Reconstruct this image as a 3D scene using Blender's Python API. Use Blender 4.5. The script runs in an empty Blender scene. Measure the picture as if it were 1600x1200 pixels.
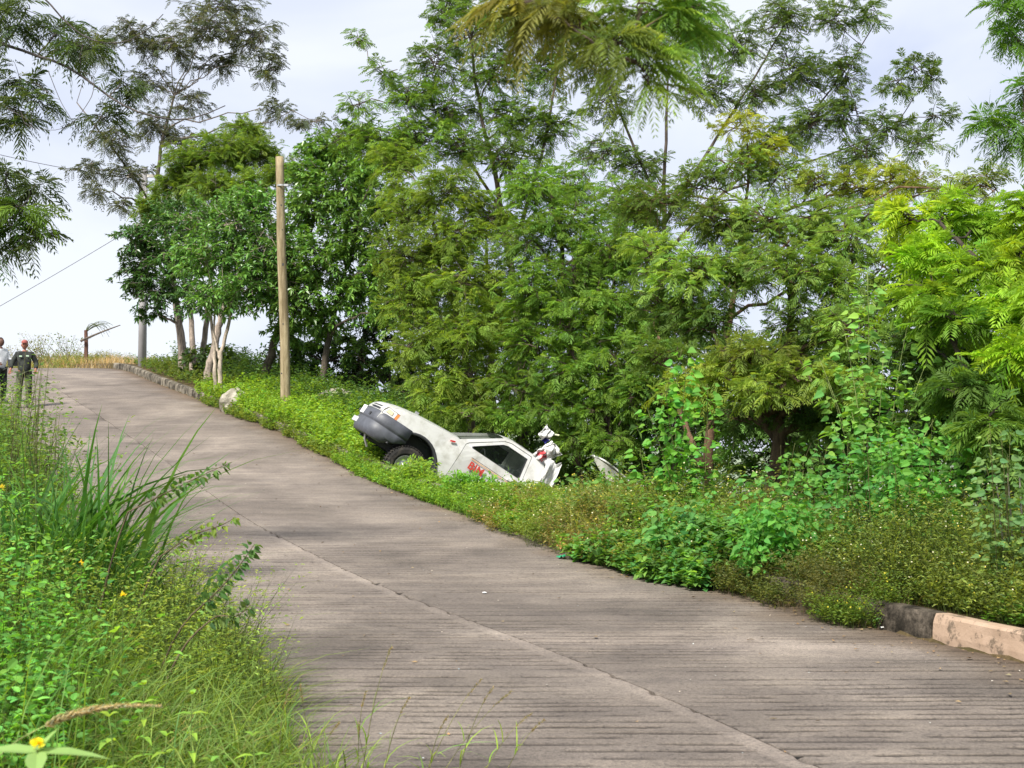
import bpy, math, random
import numpy as np
from mathutils import Vector, Matrix

rng = np.random.default_rng(7)
random.seed(7)
SC = bpy.context.scene
COL = SC.collection

# ------------------------------------------------------------------ camera
F = 2198.0                      # focal length in photograph pixels
PITCH = math.atan(100 / F)
cam_d = bpy.data.cameras.new('camera')
cam_d.sensor_width = 36.0
cam_d.lens = 36.0 * F / 1600.0
cam_d.clip_start = 0.1
cam_d.clip_end = 9000
cam_d.dof.use_dof = True
cam_d.dof.focus_distance = 22.0
cam_d.dof.aperture_fstop = cam_d.lens / 6.0     # a 6 mm opening
cam = bpy.data.objects.new('camera', cam_d)
cam.rotation_euler = (math.pi / 2 + PITCH, 0, 0)
COL.objects.link(cam)
SC.camera = cam

# ------------------------------------------------------------------ light
SUN_DIR = Vector((-0.34, -0.58, 0.76)).normalized()     # towards the sun
world = bpy.data.worlds.new('World')
SC.world = world
world.use_nodes = True
nt = world.node_tree
nt.nodes.clear()
out = nt.nodes.new('ShaderNodeOutputWorld')
bg = nt.nodes.new('ShaderNodeBackground')
bg.inputs['Strength'].default_value = 0.1
sky = nt.nodes.new('ShaderNodeTexSky')
sky.sky_type = 'NISHITA'
sky.sun_disc = False
sky.sun_elevation = math.asin(SUN_DIR.z)
sky.sun_rotation = math.atan2(SUN_DIR.x, SUN_DIR.y)
tc = nt.nodes.new('ShaderNodeTexCoord')
mp = nt.nodes.new('ShaderNodeMapping')
mp.inputs['Scale'].default_value = (1.0, 1.0, 2.2)
no = nt.nodes.new('ShaderNodeTexNoise')
no.inputs['Scale'].default_value = 2.6
no.inputs['Detail'].default_value = 5
no.inputs['Roughness'].default_value = 0.5
no.inputs['Distortion'].default_value = 0.4
cr = nt.nodes.new('ShaderNodeValToRGB')
cr.color_ramp.elements[0].position = 0.33
cr.color_ramp.elements[0].color = (3.9, 4.35, 5.8, 1)
cr.color_ramp.elements[1].position = 0.60
cr.color_ramp.elements[1].color = (6.0, 6.25, 6.8, 1)
mx = nt.nodes.new('ShaderNodeMix')
mx.data_type = 'RGBA'
mx.inputs[0].default_value = 0.90
nt.links.new(tc.outputs['Generated'], mp.inputs['Vector'])
nt.links.new(mp.outputs[0], no.inputs['Vector'])
nt.links.new(no.outputs['Fac'], cr.inputs[0])
nt.links.new(sky.outputs[0], mx.inputs[6])
nt.links.new(cr.outputs[0], mx.inputs[7])
nt.links.new(mx.outputs[2], bg.inputs['Color'])
nt.links.new(bg.outputs[0], out.inputs['Surface'])

sun_d = bpy.data.lights.new('sun', 'SUN')
sun_d.energy = 5.0
sun_d.angle = math.radians(11)
sun_d.color = (1.0, 0.95, 0.86)
sun = bpy.data.objects.new('sun', sun_d)
sun.rotation_euler = (-SUN_DIR).to_track_quat('-Z', 'Y').to_euler()
COL.objects.link(sun)

SC.view_settings.view_transform = 'Standard'
SC.view_settings.look = 'None'
SC.view_settings.exposure = 0.72
SC.view_settings.gamma = 1
SC.view_settings.use_curve_mapping = False
SC.cycles.max_bounces = 8
SC.cycles.diffuse_bounces = 4
SC.cycles.transmission_bounces = 6
SC.cycles.transparent_max_bounces = 8

# ------------------------------------------------------------------ tags
def tag(o, label=None, cat=None, group=None, kind=None):
    if label: o['label'] = label
    if cat: o['category'] = cat
    if group: o['group'] = group
    if kind: o['kind'] = kind
    return o

def empty(name, loc, label=None, cat=None, group=None, kind=None, rot=None):
    o = bpy.data.objects.new(name, None)
    o.location = loc
    if rot is not None: o.rotation_euler = rot
    o.empty_display_size = 0.2
    COL.objects.link(o)
    return tag(o, label, cat, group, kind)

# ------------------------------------------------------------------ numpy helpers
def nrm(v):
    v = np.asarray(v, float)
    return v / np.maximum(np.linalg.norm(v, axis=-1, keepdims=True), 1e-9)

def vnoise(x, y, s=1.0, seed=0):
    """smooth value noise 0..1"""
    x = np.asarray(x, float) * s + 1000.0 + seed * 17.3
    y = np.asarray(y, float) * s + 1000.0 + seed * 9.1
    xi = np.floor(x).astype(np.int64); yi = np.floor(y).astype(np.int64)
    fx = x - xi; fy = y - yi
    fx = fx * fx * (3 - 2 * fx); fy = fy * fy * (3 - 2 * fy)
    def h(a, b):
        n = (a * 374761393 + b * 668265263 + seed * 1442695) & 0x7fffffff
        n = ((n ^ (n >> 13)) * 1274126177) & 0x7fffffff
        return ((n ^ (n >> 16)) & 0xffff) / 65535.0
    return (h(xi, yi) * (1 - fx) + h(xi + 1, yi) * fx) * (1 - fy) + (h(xi, yi + 1) * (1 - fx) + h(xi + 1, yi + 1) * fx) * fy

class MB:
    def __init__(s):
        s.V = []; s.C = []; s.Q = []; s.T = []; s.QM = []; s.TM = []; s.n = 0
    def add(s, V, Q=None, T=None, col=(1, 1, 1), mat=0):
        V = np.asarray(V, float).reshape(-1, 3)
        c = np.asarray(col, float)
        if c.ndim == 1: c = np.tile(c, (len(V), 1))
        s.V.append(V); s.C.append(c)
        if Q is not None and len(Q):
            Q = np.asarray(Q, np.int64).reshape(-1, 4) + s.n
            s.Q.append(Q); s.QM.append(np.full(len(Q), mat))
        if T is not None and len(T):
            T = np.asarray(T, np.int64).reshape(-1, 3) + s.n
            s.T.append(T); s.TM.append(np.full(len(T), mat))
        s.n += len(V)
    def tube(s, pts, rad, sides=6, col=(1, 1, 1), mat=0, cap=True, wob=0.0):
        pts = np.asarray(pts, float); n = len(pts)
        rad = np.broadcast_to(np.asarray(rad, float), (n,))
        t = nrm(np.gradient(pts, axis=0))
        ref = np.array([0.31, 0.17, 0.93])
        if abs(nrm(pts[-1] - pts[0]) @ nrm(ref)) > 0.9: ref = np.array([0.9, 0.1, 0.2])
        a = nrm(np.cross(t, ref)); b = np.cross(t, a)
        an = np.linspace(0, 2 * math.pi, sides, endpoint=False)
        rr = rad[:, None] * (1 + (wob * rng.normal(size=(n, sides)) if wob else 0))
        V = pts[:, None, :] + rr[..., None] * (np.cos(an)[None, :, None] * a[:, None, :] + np.sin(an)[None, :, None] * b[:, None, :])
        idx = np.arange(n * sides).reshape(n, sides)
        nx = np.roll(idx, -1, axis=1)
        Q = np.stack([idx[:-1], nx[:-1], nx[1:], idx[1:]], -1).reshape(-1, 4)
        V = V.reshape(-1, 3)
        T = None
        if cap:
            V = np.vstack([V, pts[0], pts[-1]])
            T = [(n * sides, (k + 1) % sides, k) for k in range(sides)] + [(n * sides + 1, (n - 1) * sides + k, (n - 1) * sides + (k + 1) % sides) for k in range(sides)]
        s.add(V, Q, T, col, mat)
    def box(s, c, d, R=None, col=(1, 1, 1), mat=0):
        c = np.asarray(c, float); d = np.asarray(d, float) / 2
        V = np.array([[x, y, z] for x in (-1, 1) for y in (-1, 1) for z in (-1, 1)], float) * d
        if R is not None: V = V @ np.asarray(R, float).T
        s.add(V + c, [(0, 1, 3, 2), (4, 6, 7, 5), (0, 4, 5, 1), (2, 3, 7, 6), (0, 2, 6, 4), (1, 5, 7, 3)], None, col, mat)
    def grid(s, P, col=(1, 1, 1), mat=0, flip=False):
        P = np.asarray(P, float); n, m = P.shape[:2]
        idx = np.arange(n * m).reshape(n, m)
        Q = np.stack([idx[:-1, :-1], idx[1:, :-1], idx[1:, 1:], idx[:-1, 1:]], -1).reshape(-1, 4)
        if flip: Q = Q[:, ::-1]
        if not isinstance(col, tuple): col = np.asarray(col, float).reshape(-1, 3)
        s.add(P.reshape(-1, 3), Q, None, col, mat)
    def build(s, name, mats, parent=None, smooth=False, loc=None):
        me = bpy.data.meshes.new(name)
        if not isinstance(mats, (list, tuple)): mats = [mats]
        V = np.vstack(s.V); C = np.vstack(s.C)
        if loc is not None: V = V - np.asarray(loc, float)
        me.vertices.add(len(V))
        me.vertices.foreach_set('co', V.astype(np.float32).ravel())
        Q = np.vstack(s.Q) if s.Q else np.zeros((0, 4), np.int64)
        T = np.vstack(s.T) if s.T else np.zeros((0, 3), np.int64)
        nl = Q.size + T.size
        me.loops.add(nl)
        me.loops.foreach_set('vertex_index', np.concatenate([Q.ravel(), T.ravel()]).astype(np.int32))
        me.polygons.add(len(Q) + len(T))
        st = np.concatenate([np.arange(len(Q)) * 4, Q.size + np.arange(len(T)) * 3]).astype(np.int32)
        me.polygons.foreach_set('loop_start', st)
        mi = np.concatenate((s.QM if s.QM else []) + (s.TM if s.TM else [])).astype(np.int32)
        me.polygons.foreach_set('material_index', mi)
        me.polygons.foreach_set('use_smooth', np.full(len(Q) + len(T), smooth))
        at = me.color_attributes.new('tint', 'FLOAT_COLOR', 'POINT')
        at.data.foreach_set('color', np.hstack([C, np.ones((len(C), 1))]).astype(np.float32).ravel())
        me.update(calc_edges=True)
        for m in mats: me.materials.append(m)
        o = bpy.data.objects.new(name, me)
        COL.objects.link(o)
        if loc is not None: o.location = loc
        if parent is not None: o.parent = parent
        return o

# ------------------------------------------------------------------ ground profile
_Y = [-20, 0, 7, 10, 13, 17, 21, 25, 30, 36, 42, 48, 52, 56, 70]
_Z = [-1.62, -1.6, -1.57, -1.53, -1.45, -1.28, -1.0, -.6, .05, .95, 1.85, 2.62, 2.98, 3.12, 3.15]
def zr(y):
    y = np.asarray(y, float)
    return np.mean([np.interp(y + d, _Y, _Z) for d in np.linspace(-1.5, 1.5, 7)], axis=0)

_JY = [-10, -2, 2, 6.97, 9.24, 11.41, 13.45, 15.07, 17.59, 19.65, 22, 25.15, 29.6, 36.3, 42.3, 50.7, 58]
_JX = [6.6, 4.15, 2.95, 1.51, .83, -.05, -.97, -1.64, -2.63, -3.52, -4.44, -5.71, -7.66, -10.9, -13.9, -17.9, -24]
_EY = [-10, -2, 2, 9.51, 11.58, 13.32, 16.14, 19.86, 23.94, 27.51, 31.59, 36.68, 42.35, 50.72, 58]
_EX = [9.9, 7.4, 6.15, 3.86, 3.03, 2.47, 1.40, -.05, -1.68, -3.25, -5.03, -7.64, -10.6, -14.33, -20]
def _sm(y, Y, X):
    y = np.asarray(y, float)
    return np.mean([np.interp(y + d, Y, X) for d in np.linspace(-1.2, 1.2, 7)], axis=0)
def xj(y): return _sm(y, _JY, _JX)
def xe(y): return _sm(y, _EY, _EX)
def xl(y): return 2 * xj(y) - xe(y) + 0.1

def height(x, y):
    """ground level of the whole terrain"""
    x = np.asarray(x, float); y = np.asarray(y, float)
    yc = np.clip(y, -10, 58)
    e = xe(yc); l = xl(yc); z = zr(y)
    m = np.gradient(_EX, _EY)
    c = 1 / np.sqrt(1 + np.interp(yc, _EY, m) ** 2)
    dr = (x - e) * c                      # metres right of the kerb face
    dl = (l - x) * c
    flat = np.interp(y, [0, 17, 21, 24, 28, 32, 60], [2.2, 1.8, 0.9, .3, .4, 2.6, 3.2])
    n1 = vnoise(x, y, .8, 1) - .5; n2 = vnoise(x, y, .23, 2) - .5
    right = np.interp(y, [20, 23, 27, 30], [.17, .05, .05, .17]) * np.clip(dr / .1, 0, 1) + .14 * n1 * np.clip(dr - .3, 0, 1)
    fall = np.clip(dr - flat, 0, None)
    drop = np.where(fall < 7, fall * .5, 3.5 + (fall - 7) * .3)
    drop = np.where(drop > 30, 30 + (drop - 30) * .03, drop)
    right = right - drop + n2 * np.clip(fall * .2, 0, 1.2)
    left = .05 * np.clip(dl / .2, 0, 1) + np.clip(dl, 0, 3) * .10 + .18 * n1 * np.clip(dl, 0, 1) + n2 * np.clip(dl * .2, 0, 1.2)
    left = left - np.clip(dl - 12, 0, 60) * .10
    z2 = np.where(dr > 0, z + right, np.where(dl > 0, z + left, z - .07))
    far = np.clip(y - 58, 0, None)        # beyond the crest the hill falls away
    z2 = z2 - np.minimum(far * .18, 45)
    berm = .85 * np.exp(-((y - 60.5) / 2.6) ** 2) * np.clip((-13 - x) / 4, 0, 1) * (.8 + .5 * vnoise(x, y, .5, 3))
    return np.maximum(z2 + berm, -60)

def ray(px, py):
    d = np.array([(px - 800) / F, 1, -(py - 600) / F]); c, s = math.cos(PITCH), math.sin(PITCH)
    return np.array([d[0], c * d[1] - s * d[2], s * d[1] + c * d[2]])
def P(px, py, Y):
    """world point at depth Y seen at a point of the photograph"""
    d = ray(px, py)
    return d * (Y / d[1])
def G(px, py, lift=0.0):
    d = ray(px, py); t = np.linspace(2, 90, 9000)
    z = d[2] * t - height(d[0] * t, d[1] * t)
    i = int(np.argmax(z < 0))
    return d * t[i] + np.array([0, 0, lift])
def on_ground(x, y, dz=0.0):
    return np.array([x, y, float(height(x, y)) + dz])

# ------------------------------------------------------------------ materials
def mat(name, col=(.5, .5, .5), rough=.7, spec=.3, metal=0.0, use_tint=False, noise=None, bump=None, coat=0):
    m = bpy.data.materials.new(name); m.use_nodes = True
    t = m.node_tree; b = t.nodes['Principled BSDF']
    b.inputs['Base Color'].default_value = (*col, 1)
    b.inputs['Roughness'].default_value = rough
    b.inputs['Specular IOR Level'].default_value = spec
    b.inputs['Metallic'].default_value = metal
    b.inputs['Coat Weight'].default_value = coat
    src = None
    tcn = t.nodes.new('ShaderNodeTexCoord')
    if use_tint:
        a = t.nodes.new('ShaderNodeAttribute'); a.attribute_name = 'tint'; src = a.outputs['Color']
    if noise:
        for (sc, detail, lo, hi, p0, p1) in noise:
            n = t.nodes.new('ShaderNodeTexNoise'); n.inputs['Scale'].default_value = sc if not isinstance(sc, tuple) else 1
            n.inputs['Detail'].default_value = detail; n.inputs['Roughness'].default_value = .62
            if isinstance(sc, tuple):
                mpn = t.nodes.new('ShaderNodeMapping'); mpn.inputs['Scale'].default_value = sc
                t.links.new(tcn.outputs['Object'], mpn.inputs[0]); t.links.new(mpn.outputs[0], n.inputs['Vector'])
            else:
                t.links.new(tcn.outputs['Object'], n.inputs['Vector'])
            r = t.nodes.new('ShaderNodeValToRGB')
            r.color_ramp.elements[0].position = p0; r.color_ramp.elements[1].position = p1
            r.color_ramp.elements[0].color = (*lo, 1); r.color_ramp.elements[1].color = (*hi, 1)
            t.links.new(n.outputs['Fac'], r.inputs[0])
            if src is None and not use_tint:
                base = t.nodes.new('ShaderNodeRGB'); base.outputs[0].default_value = (*col, 1); src = base.outputs[0]
            mm = t.nodes.new('ShaderNodeMix'); mm.data_type = 'RGBA'; mm.blend_type = 'MULTIPLY'; mm.inputs[0].default_value = 1
            t.links.new(src, mm.inputs[6]); t.links.new(r.outputs[0], mm.inputs[7]); src = mm.outputs[2]
    if src is not None: t.links.new(src, b.inputs['Base Color'])
    if bump:
        sc, st, dist = bump
        n = t.nodes.new('ShaderNodeTexNoise'); n.inputs['Scale'].default_value = sc; n.inputs['Detail'].default_value = 6
        n.inputs['Roughness'].default_value = .7
        t.links.new(tcn.outputs['Object'], n.inputs['Vector'])
        bm_ = t.nodes.new('ShaderNodeBump'); bm_.inputs['Strength'].default_value = st; bm_.inputs['Distance'].default_value = dist
        t.links.new(n.outputs['Fac'], bm_.inputs['Height']); t.links.new(bm_.outputs[0], b.inputs['Normal'])
    return m

def leaf_mat(name, trans=.45, gloss=.25, rough=.5):
    m = bpy.data.materials.new(name); m.use_nodes = True
    t = m.node_tree; b = t.nodes['Principled BSDF']; o = t.nodes['Material Output']
    a = t.nodes.new('ShaderNodeAttribute'); a.attribute_name = 'tint'
    t.links.new(a.outputs['Color'], b.inputs['Base Color'])
    b.inputs['Roughness'].default_value = rough
    b.inputs['Specular IOR Level'].default_value = gloss
    tr = t.nodes.new('ShaderNodeBsdfTranslucent')
    mm = t.nodes.new('ShaderNodeMix'); mm.data_type = 'RGBA'; mm.blend_type = 'MULTIPLY'; mm.inputs[0].default_value = 1
    mm.inputs[7].default_value = (1.7, 1.55, .55, 1)
    t.links.new(a.outputs['Color'], mm.inputs[6]); t.links.new(mm.outputs[2], tr.inputs['Color'])
    s = t.nodes.new('ShaderNodeMixShader'); s.inputs[0].default_value = trans
    t.links.new(b.outputs[0], s.inputs[1]); t.links.new(tr.outputs[0], s.inputs[2])
    t.links.new(s.outputs[0], o.inputs['Surface'])
    return m

M = {}
M['leaf'] = leaf_mat('leaf', .48, .2, .55)
M['leaf_gloss'] = leaf_mat('glossy_leaf', .25, .5, .35)
M['grass'] = leaf_mat('grass_blade', .35, .2, .55)
M['bark'] = mat('bark', use_tint=True, rough=.9, spec=.15, noise=[((14, 14, 4), 5, (.45, .45, .45), (1.3, 1.25, 1.2), .35, .7)], bump=(22, .8, .03))
M['earth'] = mat('earth', (.10, .075, .045), rough=.95, spec=.1, noise=[(1.3, 6, (.5, .6, .4), (1.2, 1.1, 1.0), .3, .7), (18, 4, (.6, .6, .6), (1.2, 1.2, 1.2), .3, .7)], bump=(9, .8, .05))
M['far'] = mat('far_ground', (.20, .24, .17), rough=1, spec=0, noise=[(.01, 5, (.7, .8, .8), (1.3, 1.2, 1.2), .3, .7)])
M['wood'] = mat('pole_wood', use_tint=True, rough=.85, spec=.2, noise=[((9, 9, .8), 6, (.52, .48, .42), (1.18, 1.15, 1.1), .33, .66), ((30, 30, 3.5), 4, (.8, .78, .72), (1.08, 1.08, 1.08), .4, .6)], bump=(30, .4, .01))
M['post_concrete'] = mat('post_concrete', (.42, .41, .42), rough=.85, spec=.2, noise=[((3, 3, 1), 5, (.7, .7, .7), (1.15, 1.15, 1.15), .3, .7)])
M['rock'] = mat('rock', (.40, .37, .31), rough=.9, spec=.15, noise=[(4, 6, (.45, .45, .4), (1.15, 1.15, 1.15), .35, .65)], bump=(8, 1, .05))
M['metal'] = mat('dull_metal', (.45, .45, .46), rough=.45, spec=.5, metal=.7)
M['black'] = mat('dark_plastic', (.035, .036, .04), rough=.55, spec=.4)
M['tint'] = mat('painted', use_tint=True, rough=.6, spec=.3)
M['wire'] = mat('wire', (.12, .12, .13), rough=.8)

# concrete of the road: tint carries only the dirt that has settled in grooves and the tone of each slab
def road_mat():
    m = bpy.data.materials.new('road_concrete'); m.use_nodes = True
    t = m.node_tree; b = t.nodes['Principled BSDF']
    L = t.links.new
    tcn = t.nodes.new('ShaderNodeTexCoord')
    a = t.nodes.new('ShaderNodeAttribute'); a.attribute_name = 'tint'
    def ns(scale, detail, rough=.6, mapping=None, dist=0):
        n = t.nodes.new('ShaderNodeTexNoise'); n.inputs['Scale'].default_value = scale
        n.inputs['Detail'].default_value = detail; n.inputs['Roughness'].default_value = rough; n.inputs['Distortion'].default_value = dist
        if mapping:
            q = t.nodes.new('ShaderNodeMapping'); q.inputs['Scale'].default_value = mapping
            L(tcn.outputs['Object'], q.inputs[0]); L(q.outputs[0], n.inputs['Vector'])
        else: L(tcn.outputs['Object'], n.inputs['Vector'])
        return n.outputs['Fac']
    def ramp(f, *st):
        r = t.nodes.new('ShaderNodeValToRGB'); el = r.color_ramp.elements
        el[0].position, el[0].color = st[0][0], (*st[0][1], 1); el[1].position, el[1].color = st[-1][0], (*st[-1][1], 1)
        for p, c in st[1:-1]:
            e = el.new(p); e.color = (*c, 1)
        L(f, r.inputs[0]); return r.outputs[0]
    def mul(x, y):
        q = t.nodes.new('ShaderNodeMix'); q.data_type = 'RGBA'; q.blend_type = 'MULTIPLY'; q.inputs[0].default_value = 1
        L(x, q.inputs[6]); L(y, q.inputs[7]); return q.outputs[2]
    c = ramp(ns(.55, 7, .62, (1, .8, 1), .5), (.28, (.125, .106, .091)), (.5, (.185, .157, .134)), (.72, (.265, .228, .192)))
    c = mul(c, ramp(ns(2.4, 5, .6, (.35, 1.6, 1)), (.3, (.80, .80, .82)), (.7, (1.15, 1.14, 1.12))))
    c = mul(c, ramp(ns(.9, 4, .55, (1, 1, 1), 1.2), (.36, (.90, .90, .91)), (.5, (1, 1, 1)), (.66, (1.10, 1.10, 1.09))))
    c = mul(c, ramp(ns(38, 4, .75), (.30, (.45, .45, .47)), (.46, (.95, .95, .95)), (.75, (1.32, 1.30, 1.28))))
    c = mul(c, ramp(ns(110, 2, .6), (.3, (.7, .7, .7)), (.7, (1.22, 1.22, 1.22))))
    c = mul(c, a.outputs['Color'])
    L(c, b.inputs['Base Color'])
    b.inputs['Roughness'].default_value = .85; b.inputs['Specular IOR Level'].default_value = .25
    bp = t.nodes.new('ShaderNodeBump'); bp.inputs['Strength'].default_value = .9; bp.inputs['Distance'].default_value = .012
    L(ns(55, 5, .75), bp.inputs['Height']); L(bp.outputs[0], b.inputs['Normal'])
    return m
M['road'] = road_mat()
M['road_base'] = mat('road_base', (.035, .032, .028), rough=1, spec=.05)
M['kerb'] = mat('kerb_concrete', (.19, .175, .15), rough=.9, spec=.15, noise=[(3.5, 7, (.16, .15, .13), (1.25, 1.2, 1.1), .38, .62), (26, 5, (.6, .6, .6), (1.2, 1.2, 1.2), .3, .65)], bump=(24, 1, .02))
M['kerb_dark'] = mat('kerb_mossy', (.085, .075, .062), rough=.9, spec=.15, noise=[(4, 7, (.25, .24, .22), (1.7, 1.6, 1.5), .40, .66), (30, 5, (.5, .5, .5), (1.3, 1.3, 1.3), .3, .65)], bump=(24, 1, .02))
def kerb_paint():
    m = mat('kerb_salmon_paint', (.37, .27, .20), rough=.75, spec=.2, noise=[(7, 4, (.86, .84, .8), (1.06, 1.05, 1.04), .3, .7)], bump=(30, .5, .01))
    t = m.node_tree; b = t.nodes['Principled BSDF']; L = t.links.new
    old = b.inputs['Base Color'].links[0].from_socket
    tcn = t.nodes.new('ShaderNodeTexCoord')
    n = t.nodes.new('ShaderNodeTexNoise'); n.inputs['Scale'].default_value = 5.2; n.inputs['Detail'].default_value = 8; n.inputs['Roughness'].default_value = .72
    L(tcn.outputs['Object'], n.inputs['Vector'])
    r = t.nodes.new('ShaderNodeValToRGB'); r.color_ramp.elements[0].position = .53; r.color_ramp.elements[1].position = .60
    L(n.outputs['Fac'], r.inputs[0])
    q = t.nodes.new('ShaderNodeMix'); q.data_type = 'RGBA'; q.inputs[7].default_value = (.14, .105, .075, 1)
    L(r.outputs[0], q.inputs[0]); L(old, q.inputs[6]); L(q.outputs[2], b.inputs['Base Color'])
    return m
M['kerb_paint'] = kerb_paint()

# ------------------------------------------------------------------ terrain and road
def build_setting():
    # near terrain
    xs = np.concatenate([np.linspace(-60, -22, 24, endpoint=False), np.linspace(-22, 14, 240, endpoint=False), np.linspace(14, 90, 50)])
    ys = np.concatenate([np.linspace(-14, 4, 20, endpoint=False), np.linspace(4, 60, 280, endpoint=False), np.linspace(60, 130, 36)])
    X, Y = np.meshgrid(xs, ys, indexing='ij')
    mb = MB(); mb.grid(np.stack([X, Y, height(X, Y)], -1), flip=True)
    o = mb.build('ground', M['earth'], smooth=True); tag(o, kind='structure')
    # far ground: a valley floor that runs out to the horizon
    R = np.concatenate([[40, 70, 110], np.geomspace(150, 7000, 26)]); A = np.linspace(0, 2 * math.pi, 97)
    RR, AA = np.meshgrid(R, A, indexing='ij')
    X = RR * np.cos(AA); Y = RR * np.sin(AA)
    Z = -62 + 16 * (vnoise(X, Y, .004, 5) - .5) * np.clip(RR / 400, 0, 1)
    mb = MB(); mb.grid(np.stack([X, Y, Z], -1))
    o = mb.build('valley_floor', M['far'], smooth=True); tag(o, kind='structure')
    # distant hills round the valley
    A = np.linspace(0, 2 * math.pi, 181); K = np.linspace(0, 1, 9)
    AA, KK = np.meshgrid(A, K, indexing='ij')
    rad = 3200 + 900 * KK
    hh = (40 + 110 * vnoise(np.cos(AA) * 9, np.sin(AA) * 9, 1, 8) * (.6 + .8 * vnoise(np.cos(AA) * 30, np.sin(AA) * 30, 1, 9)))
    hh[-1] = hh[0]
    Z = -66 + hh * np.sin(KK * math.pi / 2) ** 1.3
    mb = MB(); mb.grid(np.stack([rad * np.cos(AA), rad * np.sin(AA), Z], -1), flip=True)
    o = mb.build('distant_hills', M['far'], smooth=True); tag(o, kind='structure')

    # road: dark base with the concrete slabs of its two lanes lying on it
    ys = np.linspace(-10, 56, 200); us = np.linspace(0, 1, 12)
    YY, UU = np.meshgrid(ys, us, indexing='ij')
    XX = xl(YY) * (1 - UU) + xe(YY) * UU
    mb = MB(); mb.grid(np.stack([XX, YY, zr(YY) - .045], -1))
    road = mb.build('road', M['road_base']); tag(road, kind='structure')
    # grooves pulled through the wet concrete
    gy = []
    y = 1.0
    while y < 26:
        gy.append(y); y += rng.uniform(.10, .19)
    gy = np.array(gy); gd = rng.uniform(.5, 1.0, len(gy)); gd[rng.random(len(gy)) < .12] = .05
    def surf(Xg, Yg, lane):
        wob = .022 * (vnoise(Xg, Yg * .3, 1.1, 11 + lane) - .5) + .012 * (vnoise(Xg, Yg, 5, 12) - .5)
        yy = Yg + wob * 1.6 + lane * .06
        i = np.clip(np.searchsorted(gy, yy), 1, len(gy) - 1)
        a = np.abs(yy - gy[i - 1]); b = np.abs(gy[i] - yy)
        near = np.where(a < b, i - 1, i); d = np.minimum(a, b)
        g = np.clip(2.0 * (1 - d / .034), 0, 1) * gd[near]
        patch = np.clip((vnoise(Xg, Yg, .75, 21) - .12) * 3.0, 0.0, 1)
        brk = np.clip((vnoise(Xg + near * 7.7, near * 3.1, 4.5, 22) - .28) * 5, 0.08, 1)
        rag = .012 * (vnoise(Xg, Yg * 3, 14, 23) - .5)
        g = np.clip(2.0 * (1 - np.abs(d + rag) / .034), 0, 1) * gd[near]
        fade = np.interp(Yg, [0, 13, 19, 26], [1, .85, .25, .0])
        return g * patch * brk * fade
    cuts = {0: [-10, -5.5, -1, 3.4, 7.8, 12.2, 14.4, 18.62, 22.95, 27.2, 31.4, 35.6, 39.8, 44.0, 48.2, 52.4, 56],
            1: [-10, -4.4, 0.1, 4.5, 8.9, 13.1, 17.35, 21.6, 25.9, 30.1, 34.3, 38.5, 42.7, 46.9, 51.1, 56]}
    for lane in (0, 1):
        cc = cuts[lane]
        for k in range(len(cc) - 1):
            y0, y1 = cc[k] + .004, cc[k + 1] - .004
            if y1 < 2.5 or y0 > 24: st = .3
            elif y0 > 15: st = .03
            else: st = .0115
            n = max(4, int((y1 - y0) / st)); m = 84 if st < .1 else 10
            yv = np.linspace(y0, y1, n)
            yv = np.concatenate([[y0], yv, [y1]])
            u = np.concatenate([[0], np.linspace(0, 1, m), [1]])
            YY, UU = np.meshgrid(yv, u, indexing='ij')
            gap = .013
            ragged = .010 * (vnoise(YY, YY * 0, 9, 31 + lane) - .5)
            if lane == 0: a_, b_ = xl(YY), xj(YY) - gap + ragged
            else: a_, b_ = xj(YY) + gap + ragged, xe(YY)
            XX = a_ * (1 - UU) + b_ * UU
            g = surf(XX, YY, lane) if st < .1 else np.zeros_like(XX)
            Z = zr(YY) + .004 * (vnoise(XX, YY, 1.6, 33) - .5) - g * .017 + (.004 if lane == 0 else 0)
            band = np.clip((np.abs(XX - (b_ if lane == 0 else a_)) - .10) / .04, 0, 1) if lane == 0 else 1.0
            Z = Z + g * .017 * (1 - band); g = g * band
            # chipped arrises along the joint
            du = np.abs(XX - (b_ if lane == 0 else a_))
            chip = np.clip(1 - du / .03, 0, 1) * np.clip((vnoise(YY, XX, 7, 35) - .62) * 6, 0, 1)
            Z = Z - chip * .02
            Z[0, :] -= .04; Z[-1, :] -= .04; Z[:, 0] -= .04; Z[:, -1] -= .04
            tone = rng.uniform(.90, 1.10)
            if lane == 0 and abs(cc[k] - 14.4) < .1: tone = 1.10
            if lane == 0 and abs(cc[k] - 18.62) < .1: tone = .90
            dirt = 1 - .95 * np.clip(g * 1.15, 0, 1) - .4 * chip
            # drifted soil along the kerb and the left edge
            de = np.abs(xe(YY) - XX); soil = np.clip(1 - de / (.25 + .9 * vnoise(XX, YY, 1.7, 41)), 0, 1) * (lane == 1)
            dl_ = np.abs(XX - xl(YY)); soil = np.maximum(soil, np.clip(1 - dl_ / (.3 + .8 * vnoise(XX, YY, 1.7, 42)), 0, 1) * (lane == 0))
            # pale scoured patch where water crosses in front of the painted kerb
            pale = np.exp(-(((YY - 10.9 + .22 * (XX - 1.6)) / .42) ** 2)) * np.clip((XX + .2) / .8, 0, 1) * np.clip((3.6 - XX) / .8, 0, 1) * (.5 + .8 * vnoise(XX, YY * 3, 2.0, 44))
            pale = np.clip(pale, 0, 1)
            joint_pale = np.clip((.13 - du) / .02, 0, 1) * (.26 if lane == 0 else .0) * np.interp(YY, [0, 12, 20], [1, .7, .4])
            c = dirt[..., None] * tone * (1 + .65 * pale + joint_pale)[..., None] * np.array([1, 1, 1.0])
            uu = np.abs(XX - a_) / np.maximum(b_ - a_, .1)
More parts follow.
